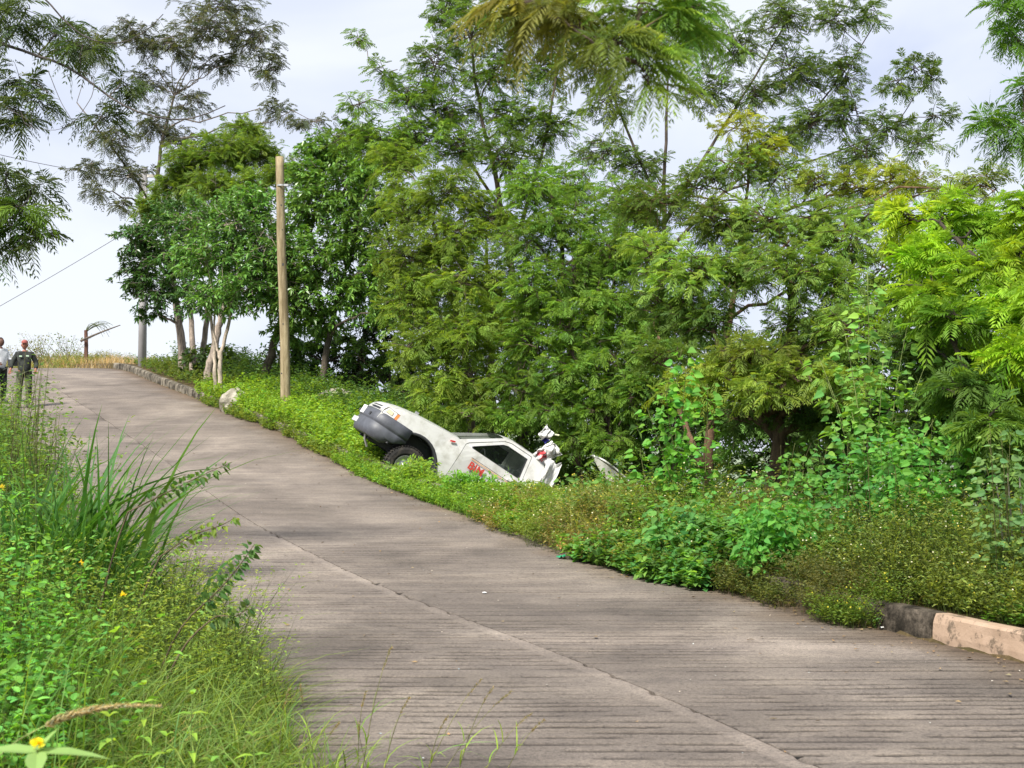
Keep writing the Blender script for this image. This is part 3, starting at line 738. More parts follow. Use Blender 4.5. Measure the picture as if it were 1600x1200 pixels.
    # ---- backdrop thicket further down the slope (shaded)
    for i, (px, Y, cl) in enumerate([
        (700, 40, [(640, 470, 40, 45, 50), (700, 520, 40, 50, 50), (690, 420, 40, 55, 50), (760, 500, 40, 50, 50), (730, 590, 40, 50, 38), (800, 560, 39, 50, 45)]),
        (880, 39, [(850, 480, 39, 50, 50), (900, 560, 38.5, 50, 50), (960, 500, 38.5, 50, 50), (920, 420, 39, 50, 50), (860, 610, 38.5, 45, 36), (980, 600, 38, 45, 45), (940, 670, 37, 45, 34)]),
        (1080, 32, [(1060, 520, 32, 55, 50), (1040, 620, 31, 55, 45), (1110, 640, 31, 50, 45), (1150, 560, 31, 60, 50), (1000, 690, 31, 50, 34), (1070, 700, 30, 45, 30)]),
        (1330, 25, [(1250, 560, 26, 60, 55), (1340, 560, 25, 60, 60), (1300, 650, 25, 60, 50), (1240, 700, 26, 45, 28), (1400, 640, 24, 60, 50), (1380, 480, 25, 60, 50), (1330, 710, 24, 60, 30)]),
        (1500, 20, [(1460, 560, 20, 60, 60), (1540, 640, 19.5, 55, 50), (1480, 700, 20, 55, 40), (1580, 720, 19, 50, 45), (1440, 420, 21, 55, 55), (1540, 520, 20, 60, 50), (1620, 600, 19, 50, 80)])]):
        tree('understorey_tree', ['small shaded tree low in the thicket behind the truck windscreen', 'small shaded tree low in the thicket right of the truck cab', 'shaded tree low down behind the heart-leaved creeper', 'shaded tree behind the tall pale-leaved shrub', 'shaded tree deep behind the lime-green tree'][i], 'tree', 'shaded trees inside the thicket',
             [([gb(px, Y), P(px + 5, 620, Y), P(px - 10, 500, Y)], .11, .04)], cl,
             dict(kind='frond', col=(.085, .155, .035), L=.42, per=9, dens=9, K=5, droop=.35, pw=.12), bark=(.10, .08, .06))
    # ---- dense bushes on the slope, closing the view under the crowns
    def bush(px0, px1, y0, y1, Y, step, lab, kind='broad', col=(.085, .16, .045)):
        cl = []
        for py in np.arange(y0, y1, step * .8):
            for px in np.arange(px0, px1, step):
                cl.append((px + rng.uniform(-12, 12), py + rng.uniform(-10, 10), Y + rng.uniform(-.8, .8), step * .85, step * .75))
        px = (px0 + px1) / 2
        tree('thicket_bush', lab, 'bush', 'bushes in the shade under the trees', [([gb(px, Y), P(px, (y0 + y1) / 2, Y)], .09, .04)], cl,
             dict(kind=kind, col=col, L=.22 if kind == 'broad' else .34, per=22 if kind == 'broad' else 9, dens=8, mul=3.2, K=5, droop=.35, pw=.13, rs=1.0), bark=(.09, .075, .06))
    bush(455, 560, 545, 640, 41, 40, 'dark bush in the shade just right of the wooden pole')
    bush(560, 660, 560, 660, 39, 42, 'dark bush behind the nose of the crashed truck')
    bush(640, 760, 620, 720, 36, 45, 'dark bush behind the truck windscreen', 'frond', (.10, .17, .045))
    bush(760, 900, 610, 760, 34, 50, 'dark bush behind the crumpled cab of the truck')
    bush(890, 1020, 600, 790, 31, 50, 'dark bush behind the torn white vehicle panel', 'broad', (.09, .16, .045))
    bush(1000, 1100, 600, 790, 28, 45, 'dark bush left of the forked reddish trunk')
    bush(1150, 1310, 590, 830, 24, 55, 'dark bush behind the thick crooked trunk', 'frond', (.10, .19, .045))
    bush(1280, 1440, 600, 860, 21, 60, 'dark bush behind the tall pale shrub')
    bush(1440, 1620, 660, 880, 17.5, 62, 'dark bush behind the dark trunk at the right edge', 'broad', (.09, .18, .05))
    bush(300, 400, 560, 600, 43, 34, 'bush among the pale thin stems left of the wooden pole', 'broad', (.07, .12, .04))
    # ---- near tree at left, its trunk outside the picture
    nl = dict(mul=2.2, kind='frond', col=(.075, .115, .045), L=.25, per=8, dens=22, K=7, droop=.5, pw=.06, pl=.36, tw_r=.004)
    tree('overhanging_tree', 'dark feathery boughs reaching in from the left edge on long curved bare branches', 'tree', None,
         [([on_ground(-8.2, 15, -.2), (-8.0, 15, 1.2), (-7.6, 15, 3.2), P(-200, 10, 15), P(-120, -100, 15)], .17, .08),
          ([P(-190, 10, 15), P(-60, 45, 15), P(0, 65, 15), P(45, 85, 15), P(95, 97, 14.8), P(125, 112, 14.8), P(165, 150, 14.7), P(215, 178, 14.6), P(270, 190, 14.5), P(320, 186, 14.4), P(352, 165, 14.4)], .032, .007),
          ([P(-120, -100, 15), P(0, -60, 15), P(75, 0, 14.8), P(105, 40, 14.8), P(140, 65, 14.8), P(185, 72, 14.7), P(225, 55, 14.6), P(255, 22, 14.6)], .022, .006),
          ([P(125, 112, 14.8), P(148, 118, 14.7), P(145, 150, 14.6), P(118, 190, 14.6), P(90, 205, 14.6), P(50, 200, 14.6)], .006, .003),
          ([P(75, 110, 14.8), P(95, 160, 14.8), P(120, 200, 14.8), P(150, 235, 14.8)], .005, .003)],
         [(40, 15, 15, 45, 22), (15, 40, 15, 30, 18), (90, 50, 15, 38, 20), (130, 70, 14.8, 34, 18), (30, 120, 15, 42, 26), (10, 170, 15, 30, 26), (60, 160, 15, 36, 22), (30, 195, 15, 30, 14), (110, 80, 15, 34, 16), (-40, 130, 15, 50, 50), (-30, 30, 15, 50, 50), (190, 130, 15, 30, 18, dict(dens=9)), (160, 180, 15, 34, 20, dict(dens=7))],
         nl, bark=(.10, .09, .085), limb_from=.0)
    tree('overhanging_tree', 'low dark green frond cluster poking in from the left edge below the curved branches', 'tree', None,
         [([on_ground(-6.9, 13.2, -.2), (-6.8, 13.2, .8), P(-110, 400, 13), P(-70, 350, 13)], .07, .03), ([P(-110, 400, 13), P(-30, 360, 12.8), P(40, 330, 12.6)], .02, .006)],
         [(0, 310, 12.8, 40, 20), (40, 325, 12.6, 36, 20, dict(col=(.13, .22, .04))), (20, 350, 12.8, 42, 20, dict(col=(.08, .15, .03))), (60, 375, 12.8, 30, 14), (0, 390, 12.8, 32, 18), (55, 290, 12.8, 26, 12), (-40, 340, 13, 45, 45), (10, 270, 12.8, 30, 10)],
         dict(nl, dens=26), bark=(.10, .09, .085), limb_from=.3)
    # ---- near tree at right, out of frame, overhanging the road with out-of-focus fronds
    nr = dict(mul=1.1, kind='frond', col=(.18, .28, .05), L=.17, per=7, dens=70, K=14, droop=.55, pw=.035, pl=.26, tw_r=.0025)
    tree('overhanging_tree', 'out-of-focus olive and green fronds hanging into the top of the picture, near the camera', 'tree', None,
         [([on_ground(5.4, 5.0, -.2), (5.3, 5.0, 1.0), (4.9, 5.0, 2.4), (3.6, 4.8, 3.0), (2.2, 4.6, 2.5), P(1500, -160, 4.5)], .12, .03),
          ([(2.9, 4.7, 2.75), P(1250, -120, 4.4), P(1080, -10, 4.3), P(1000, 60, 4.3), P(940, 80, 4.2)], .012, .004)],
         [(840, 15, 4.3, 45, 20, dict(col=(.20, .22, .06))), (900, 35, 4.3, 50, 24, dict(col=(.19, .22, .06))), (960, 70, 4.2, 34, 24, dict(col=(.20, .27, .07))), (1000, 15, 4.3, 45, 20), (1060, 40, 4.4, 36, 30, dict(col=(.13, .25, .05))), (1010, 110, 4.2, 22, 40, dict(dens=45)), (1090, 10, 4.4, 45, 20, dict(col=(.13, .25, .05))), (800, 0, 4.3, 30, 16, dict(col=(.24, .25, .07)))],
         nr, bark=(.13, .10, .08), limb_from=.5)
    tree('overhanging_tree', 'long drooping green fronds entering at the upper right corner', 'tree', None,
         [([on_ground(4.9, 8.6, -.2), (4.85, 8.6, 0.5), (4.5, 8.6, 2.0), (4.2, 8.5, 3.2)], .09, .04),
          ([(4.5, 8.6, 2.0), P(1680, 150, 8.5), P(1610, 190, 8.5), P(1560, 200, 8.5)], .02, .005), ([(4.2, 8.5, 3.0), P(1660, -20, 8.5), P(1600, 10, 8.5), P(1560, 20, 8.5)], .02, .005)],
         [(1560, 20, 8.5, 34, 22), (1590, 60, 8.5, 26, 22), (1600, 10, 8.5, 34, 22), (1550, 195, 8.5, 26, 14), (1585, 200, 8.5, 30, 20), (1600, 230, 8.5, 26, 14), (1640, 60, 8.5, 40, 60), (1640, 200, 8.5, 40, 50), (1600, 140, 8.5, 16, 12, dict(dens=14))],
         dict(nr, L=.17, mul=1.3, dens=70, K=10, pw=.045, pl=.32, col=(.12, .25, .035)), bark=(.13, .10, .08), limb_from=.4)
build_trees()

# ------------------------------------------------------------------ small plants
def blades(mb, base, H, lean, W, col, droop=.5, seg=4):
    base = np.asarray(base, float); n = len(base)
    H = np.asarray(H, float).reshape(-1, 1); W = np.asarray(W, float).reshape(-1, 1)
    lean = np.asarray(lean, float)
    side = nrm(np.stack([-lean[:, 1], lean[:, 0], np.zeros(n)], 1) + rng.normal(size=(n, 3)) * .3)
    rows = []
    for k in range(seg + 1):
        t = k / seg
        c = base + np.array([0, 0, 1.0]) * H * (t - droop * .5 * t ** 2.6) + np.hstack([lean[:, :2], np.zeros((n, 1))]) * H * t ** 1.7
        w = W * (1 - t ** 1.8) * .5 * (.55 + .9 * min(t * 3, 1) * .5) + .0004
        rows += [c - side * w, c + side * w]
    V = np.stack(rows, 1); m = 2 * (seg + 1)
    i = np.arange(n * m).reshape(n, m)
    Q = np.concatenate([i[:, [2 * k, 2 * k + 1, 2 * k + 3, 2 * k + 2]] for k in range(seg)])
    mb.add(V.reshape(-1, 3), Q, None, np.repeat(col, m, axis=0))

def stems(mb, a, b, w, col):
    a = np.asarray(a, float); b = np.asarray(b, float); n = len(a)
    w = np.broadcast_to(np.asarray(w, float), (n,)).reshape(-1, 1)
    V = []
    for ang in (0, 2.09, 4.19):
        o = np.array([math.cos(ang), math.sin(ang), 0])
        V.append(a + o * w)
    V.append(b)
    V = np.stack(V, 1); i = np.arange(n * 4).reshape(n, 4)
    T = np.concatenate([i[:, [0, 1, 3]], i[:, [1, 2, 3]], i[:, [2, 0, 3]]])
    mb.add(V.reshape(-1, 3), None, T, np.repeat(np.broadcast_to(np.asarray(col, float), (n, 3)), 4, axis=0))

def herbs(mb, base, H, nl, L, col, big=False, wr=.5, lean=.35, stem_col=(.10, .14, .04), up=.35, spread=.5, t0=.2):
    """leafy stalks; nl leaves on each"""
    base = np.asarray(base, float); n = len(base); H = np.asarray(H, float).reshape(-1, 1)
    ln = rng.normal(size=(n, 3)) * lean; ln[:, 2] = 0
    top = base + (np.array([0, 0, 1.0]) + ln) * H
    stems(mb, base, top, np.clip(H[:, 0] * .006, .0015, .006), np.asarray(stem_col) * (1 + rng.normal(size=(n, 1)) * .2))
    t = rng.uniform(t0, 1.0, (n, nl, 1))
    pos = base[:, None] * (1 - t) + top[:, None] * t
    az = rng.uniform(0, 2 * math.pi, (n, nl, 1))
    out_ = np.concatenate([np.cos(az), np.sin(az), np.zeros_like(az)], -1)
    pos = pos + out_ * (H[:, None] * spread * .25 * rng.uniform(.1, 1, (n, nl, 1)) * (1.2 - t))
    D = nrm(out_ + np.array([0, 0, 1.0]) * rng.normal(up, .35, (n, nl, 1)))
    N = np.array([0, 0, 1.0]) + rng.normal(size=(n, nl, 3)) * .35
    cc = np.repeat(np.asarray(col, float) if np.ndim(col) > 1 else np.tile(col, (n, 1)), nl, axis=0)
    m = n * nl
    cc = np.clip(cc * (1 + rng.normal(size=(m, 1)) * .16), .004, .8)
    LL = L * rng.uniform(.55, 1.3, m)
    if big: big_leaves(mb, pos.reshape(-1, 3), D.reshape(-1, 3), N.reshape(-1, 3), LL, LL * wr, cc)
    else: kites(mb, pos.reshape(-1, 3), D.reshape(-1, 3), N.reshape(-1, 3), LL, LL * wr, cc, bend=.12)
    return top

def dots(mb, pos, size, col):
    pos = np.asarray(pos, float); n = len(pos)
    D = nrm(rng.normal(size=(n, 3)) * np.array([1, 1, .4])); N = nrm(np.array([-.2, -.8, .8]) + rng.normal(size=(n, 3)) * .5)
    for k in range(2):
        kites(mb, pos - D * np.reshape(size, (-1, 1)) * .5, D, N, size, np.asarray(size) * .9, col)
        D = nrm(np.cross(D, N) + .2 * D)

def cols(c, n, v=.18, h=.14):
    c = np.asarray(c, float); y = rng.normal(size=(n, 1)) * h
    return np.clip(c * (1 + rng.normal(size=(n, 1)) * v) * np.hstack([1 + y, 1 + .2 * y, 1 - .5 * y]), .004, .8)

def right_pts(n, y0, y1, o0, o1):
    """points on the right verge: o metres beyond the kerb face"""
    y = rng.uniform(y0, y1, n); o = rng.uniform(o0, o1, n)
    m = np.interp(y, _EY, np.gradient(_EX, _EY)); c = 1 / np.sqrt(1 + m * m)
    # a ragged edge
    o = o + .25 * (vnoise(y, y * 0, 1.4, 61) - .5)
    x = xe(y) + o / c
    z = np.where(o > .02, height(x, y), zr(y))
    return np.stack([x, y, z], 1), o
def left_pts(n, y0, y1, o0, o1):
    y = rng.uniform(y0, y1, n); o = rng.uniform(o0, o1, n) + .3 * (vnoise(y, y * 0, 1.3, 62) - .5)
    x = xl(y) - o * 1.06
    z = np.where(o > .02, height(x, y), zr(y))
    return np.stack([x, y, z], 1), o

def build_verges():
    def obj(mb, name, label, cat='weeds', m='leaf'):
        o = mb.build(name, M[m]); tag(o, label, cat, None, 'stuff'); return o
    # ---------- right side
    mb = MB()                                        # bright herbs near the wooden pole
    p, o = right_pts(7500, 26.5, 39, .02, 3.6)
    herbs(mb, p, rng.uniform(.18, .48, len(p)) * (.7 + .5 * vnoise(p[:, 0], p[:, 1], 1.5, 71)), 13, .085, cols((.22, .36, .05), len(p)), wr=.55)
    p, o = right_pts(1800, 26.0, 38, -.12, .15)
    herbs(mb, p, rng.uniform(.08, .25, len(p)), 9, .06, cols((.17, .24, .05), len(p)))
    p, o = right_pts(900, 36, 50, .2, 2.0)
    herbs(mb, p, rng.uniform(.12, .45, len(p)), 12, .09, cols((.13, .19, .05), len(p)))
    obj(mb, 'leafy_weeds', 'bright yellow-green leafy weeds along the kerb below the wooden pole')
    mb = MB()                                        # weeds in front of the truck
    p, o = right_pts(5600, 19.0, 26.2, -.35, 1.3)
    hh = np.interp(p[:, 1], [19, 21.5, 23.2, 26.2], [.30, .27, .14, .12]) * (.5 + .9 * vnoise(p[:, 0], p[:, 1], 1.6, 72))
    hh *= np.interp(o, [-.5, 0, .3], [.5, .9, 1])
    herbs(mb, p, hh, 12, .060, cols((.185, .32, .050), len(p), .22), wr=.42)
    p, o = right_pts(5200, 19.5, 25.2, -.35, 1.0)
    ln = rng.normal(size=(len(p), 3)) * .45
    p3, o3 = right_pts(1700, 22.0, 27.5, -.32, .12)
    herbs(mb, p3, rng.uniform(.10, .26, len(p3)), 13, .055, cols((.19, .33, .05), len(p3), .22), wr=.42, lean=.5)
    p3, o3 = right_pts(420, 23.2, 24.6, .02, .35)
    herbs(mb, p3, rng.uniform(.12, .30, len(p3)), 15, .050, cols((.22, .36, .06), len(p3), .22), wr=.42, lean=.3)
    blades(mb, p, rng.uniform(.5, 1.2, len(p)) * np.interp(p[:, 1], [19, 21.5, 23.5, 26.2], [.34, .32, .22, .16]), ln, rng.uniform(.006, .012, len(p)), cols((.19, .37, .05), len(p)), droop=.6)
    obj(mb, 'grassy_weeds', 'fresh green grass and weeds covering the kerb in front of the crashed truck')
    mb = MB()                                        # yellowish flowering weeds
    p, o = right_pts(6400, 14.6, 20.5, -.5, 2.8)
    H = (.22 + .62 * vnoise(p[:, 0], p[:, 1], 1.5, 73)) * np.interp(o, [-.6, -.1, .5], [.40, .80, 1.1]) * np.interp(p[:, 1], [14, 17.5, 20.5], [1.1, 1, .6]) * rng.uniform(.7, 1.2, len(p))
    c = cols((.19, .265, .055), len(p), .2)
    dry = vnoise(p[:, 0], p[:, 1], .9, 74)[:, None]
    c = np.where((dry > .62) & (rng.random((len(p), 1)) < .75), cols((.235, .205, .075), len(p), .2), c)
    top = herbs(mb, p, H, 13, .048, c, wr=.35)
    q = top[rng.random(len(top)) < .12]
    k = rng.random(len(q)) < .65
    dots(mb, q[k] + rng.normal(size=(k.sum(), 3)) * .02, np.full(k.sum(), .022), (.75, .74, .62)); k = ~k
    dots(mb, q[k], np.full(k.sum(), .022), (.66, .60, .12))
    p, o = right_pts(2600, 15, 20, -.2, 2.6)
    blades(mb, p, rng.uniform(.35, .95, len(p)) * np.interp(p[:, 1], [15, 17.5, 20], [1, 1, .6]), rng.normal(size=(len(p), 3)) * .4, rng.uniform(.004, .009, len(p)), cols((.29, .31, .09), len(p)), droop=.5)
    obj(mb, 'flowering_weeds', 'yellowish dry weeds dotted with tiny white and yellow flowers, right of the truck')
    mb = MB()                                        # leafy plants spilling on to the road
    p, o = right_pts(1500, 13.95, 16.6, -.50, .6)
    herbs(mb, p, rng.uniform(.12, .55, len(p)) * (.5 + vnoise(p[:, 0], p[:, 1], 2.2, 76)) * np.interp(o, [-.6, 0], [.5, 1]), 10, .080, cols((.13, .28, .065), len(p)), big=True, wr=.75)
    p, o = right_pts(1300, 12.8, 15.8, -.35, .5)
    herbs(mb, p, rng.uniform(.10, .35, len(p)), 14, .035, cols((.11, .14, .035), len(p)))
    obj(mb, 'creeping_weeds', 'low blue-green leafy weeds spreading on to the road right of the litter')
    mb = MB()                                        # olive flowering weeds behind the kerb
    p, o = right_pts(6600, 9.6, 14.2, .24, 2.2)
    pxx = 800 + p[:, 0] / p[:, 1] * F; k_ = ~((pxx > 1120) & (pxx < 1275) & (p[:, 1] < 14.3)); p = p[k_]; o = o[k_]
    H = rng.uniform(.30, .85, len(p)) * (.50 + .95 * vnoise(p[:, 0], p[:, 1], 1.6, 75)) * np.interp(p[:, 1], [9.6, 10.6, 12], [.35, .7, 1.0])
    H = H * np.interp(o, [.2, .7], [.65, 1])
    top = herbs(mb, p, H, 20, .040, cols((.18, .24, .055), len(p), .28), wr=.38, spread=.9)
    q = top[rng.random(len(top)) < .14]
    k = rng.random(len(q)) < .6
    dots(mb, q[k], np.full(k.sum(), .016), (.75, .74, .66)); k = ~k
    dots(mb, q[k], np.full(k.sum(), .016), (.65, .58, .12))
    p, o = right_pts(1500, 9.8, 14.2, .3, 2.0)
    blades(mb, p, rng.uniform(.4, 1.0, len(p)) * np.interp(p[:, 1], [9.8, 11.5], [.4, 1]), rng.normal(size=(len(p), 3)) * .35, rng.uniform(.003, .007, len(p)), cols((.22, .30, .07), len(p)), droop=.5)
    # a tangle hanging over the kerb
    p, o = right_pts(1100, 12.0, 14.0, -.24, .25); p[:, 2] += .05; pxx = 800 + p[:, 0] / p[:, 1] * F; k_ = ~((pxx > 1190) & (pxx < 1250)); p = p[k_]; o = o[k_]
    herbs(mb, p, rng.uniform(.12, .34, len(p)), 16, .030, cols((.14, .15, .05), len(p), .3), wr=.4, lean=.9, spread=1.0)
    p, o = right_pts(330, 11.62, 12.15, -.38, .12)
    t_ = herbs(mb, p, rng.uniform(.10, .30, len(p)), 16, .030, cols((.13, .21, .035), len(p)), wr=.45, spread=1.1)
    dots(mb, t_[::12], np.full(len(t_[::12]), .018), (.7, .65, .1))
    p, o = right_pts(500, 11.6, 14.4, -.3, .2)
    blades(mb, p, rng.uniform(.10, .3, len(p)), rng.normal(size=(len(p), 3)) * .9, rng.uniform(.002, .004, len(p)), cols((.16, .12, .06), len(p)), droop=1.0)
    obj(mb, 'olive_weeds', 'fine olive-brown weeds with tiny white flowers tumbling over the kerb')
    mb = MB()                                        # low green plants at right edge
    p, o = right_pts(1500, 7.0, 10.9, .22, 1.6)
    herbs(mb, p, rng.uniform(.08, .26, len(p)), 11, .055, cols((.12, .26, .04), len(p)), wr=.35)
    obj(mb, 'low_green_weeds', 'short bright green weeds behind the salmon-painted kerb')
    mb = MB()                                        # shaded undergrowth on the slope below the trees
    p, o = right_pts(12500, 12, 48, 1.2, 10.5); k_ = ~((p[:, 1] > 21) & (p[:, 1] < 28.2) & (p[:, 0] < 3.0)); p = p[k_]; o = o[k_]
    herbs(mb, p, rng.uniform(.3, .9, len(p)), 11, .11, cols((.085, .16, .04), len(p)), wr=.5)
    obj(mb, 'undergrowth', 'shaded undergrowth covering the slope beneath the trees', 'undergrowth')
    # ---------- left side
    mb = MB()
    p, o = left_pts(21000, 4.6, 11.8, -.72, 2.6); k_ = o > np.interp(p[:, 1], [6, 8, 9], [-.35, -.5, -.8]); p = p[k_]; o = o[k_]
    H = rng.uniform(.2, .58, len(p)) * np.interp(o, [-.8, -.5, 0, 1], [.4, .75, 1.0, 1.2]) * np.interp(p[:, 1], [5, 7.5, 9], [.62, .8, 1])
    c = cols((.14, .215, .042), len(p), .3)
    dry = (rng.random(len(p)) < .25)[:, None]
    c = np.where(dry, cols((.27, .25, .09), len(p)), c)
    blades(mb, p, H, rng.normal(size=(len(p), 3)) * .55 + np.array([.15, 0, 0]), rng.uniform(.003, .008, len(p)), c, droop=.7)
    obj(mb, 'tangled_grass', 'tangled olive-green grass along the near left edge of the road', 'grass', 'grass')
    mb = MB()
    p, o = left_pts(8000, 5.6, 11.8, -.5, 1.8)
    blades(mb, p, rng.uniform(.35, .85, len(p)) * np.interp(p[:, 1], [5.6, 8], [.7, 1]) * np.interp(o, [-.6, -.1], [.6, 1]), rng.normal(size=(len(p), 3)) * .5, rng.uniform(.004, .010, len(p)), cols((.175, .265, .060), len(p), .3), droop=.8)
    p, o = left_pts(4300, 7.8, 12.2, -.46, 2.0)
    H = rng.uniform(.3, .88, len(p)) * np.interp(o, [-.7, -.35, 1.5], [.55, 1.0, 1.2]) * np.interp(p[:, 1], [7.6, 8.6], [.6, 1])
    herbs(mb, p, H, 15, .036, cols((.27, .37, .08), len(p), .2), wr=.34, spread=.5, lean=.35)
    obj(mb, 'wiry_weeds', 'yellowish wiry weeds bulging over the left edge of the road')
    mb = MB()
    p, o = left_pts(3400, 5.4, 12.0, .55, 2.8)
    H = rng.uniform(.3, .62, len(p)) * np.interp(o, [.3, 1.2], [.9, 1.35]) * np.interp(p[:, 1], [5, 8], [.8, 1.45])
    H = H * rng.uniform(.75, 1.15, len(p))
    herbs(mb, p, H, 13, .052, cols((.15, .35, .065), len(p), .28), big=True, wr=.5, spread=.8)
    p, o = left_pts(2200, 5.2, 11.5, .4, 2.8)
    blades(mb, p, rng.uniform(.5, 1.1, len(p)), rng.normal(size=(len(p), 3)) * .35, rng.uniform(.004, .010, len(p)), cols((.16, .27, .05), len(p)), droop=.6)
    obj(mb, 'leafy_herbs', 'lush green leafy herbs at the left edge of the picture')
    mb = MB()
    p, o = left_pts(11000, 12.0, 36, -.15, 2.4); k_ = (p[:, 1] < 24) | (rng.random(len(p)) < .4); p = p[k_]; o = o[k_]
    herbs(mb, p, rng.uniform(.45, 1.0, len(p)) * np.interp(p[:, 1], [12, 16, 24, 30, 36], [1.45, 2.1, 1.9, .9, .5]) * np.interp(o, [-.2, .3], [.5, 1]), 17, .065, cols((.15, .26, .055), len(p), .25), wr=.4, spread=.35, lean=.22)
    p, o = left_pts(1200, 12, 24, .1, 2.5)
    blades(mb, p, rng.uniform(.4, 1.1, len(p)), rng.normal(size=(len(p), 3)) * .35, rng.uniform(.006, .014, len(p)), cols((.13, .26, .04), len(p)), droop=.5)
    obj(mb, 'roadside_bushes', 'leafy weeds lining the left side of the road up the hill')
    mb = MB()
    p, o = left_pts(3800, 2.5, 7.2, -.25, 2.2)
    herbs(mb, p, rng.uniform(.06, .20, len(p)), 8, .045, cols((.13, .23, .04), len(p), .25), wr=.5)
    obj(mb, 'ground_weeds', 'low weeds covering the soil in the near left corner')
    # crest
    mb = MB()
    n = 5200; x = rng.uniform(-23.5, -13.5, n); y = rng.uniform(50.9, 59, n)
    ok = (x > np.interp(y, [50, 53, 56, 60], [-14.6, -16.5, -21, -24])) ; x = x[ok]; y = y[ok]
    p = np.stack([x, y, height(x, y)], 1)
    blades(mb, p, rng.uniform(.15, .45, len(p)), rng.normal(size=(len(p), 3)) * .35, np.full(len(p), .018), cols((.44, .33, .18), len(p)), droop=.5)
    p2 = p[(p[:, 0] < -16.5) & (rng.random(len(p)) < .5)]
    herbs(mb, p2, rng.uniform(.12, .4, len(p2)), 9, .07, cols((.22, .27, .08), len(p2)))
    n = 3200; x = rng.uniform(-40, -15.5, n); y = rng.uniform(57.2, 62, n)
    p = np.stack([x, y, height(x, y)], 1)
    blades(mb, p, rng.uniform(.2, .6, n), rng.normal(size=(n, 3)) * .3, np.full(n, .018), cols((.30, .28, .13), n), droop=.5)
    obj(mb, 'dry_grass', 'straw-coloured dry grass on the crest beyond the top of the road', 'grass', 'grass')
build_verges()

# ------------------------------------------------------------------ named plants
def plant(name, label, cat, group, base, stemlines, leaves_mb, mname='leaf', stem_col=(.12, .13, .05), r=(.008, .003)):
    root = empty(name, base, label, cat, group)
    inv = Matrix.Translation(-Vector(base))
    for i, ln in enumerate(stemlines):
        mb = MB(); mb.tube(ln, np.linspace(r[0], r[1], len(ln)), 5, stem_col)
        mb.build('stem', M['bark'], root, smooth=True).matrix_parent_inverse = inv
    o = leaves_mb.build('foliage', M[mname], root); o.matrix_parent_inverse = inv; o['kind'] = 'stuff'
    return root

def along(ln, n, t0=.1, t1=1.0):
    ln = np.asarray(ln); t = np.sort(rng.uniform(t0, t1, n)) * (len(ln) - 1)
    i = np.clip(t.astype(int), 0, len(ln) - 2); f = (t - i)[:, None]
    return ln[i] * (1 - f) + ln[i + 1] * f, nrm(ln[i + 1] - ln[i])

def leafy(mb, ln, n, L, col, wr=.75, big=True, t0=.1, out_=.03, hang=-.2, t1=1.0, N0=(-.1, -.7, .8)):
    p, d = along(ln, n, t0, t1)
    side = nrm(np.cross(d, rng.normal(size=(n, 3))))
    D = nrm(side + d * .3 + np.array([0, 0, hang]))
    N = np.asarray(N0) + rng.normal(size=(n, 3)) * .75
    LL = L * rng.uniform(.5, 1.25, n)
    a = p + side * out_
    if big: big_leaves(mb, a, D, N, LL, LL * wr, cols(col, n))
    else: kites(mb, a, D, N, LL, LL * wr, cols(col, n), bend=.1)

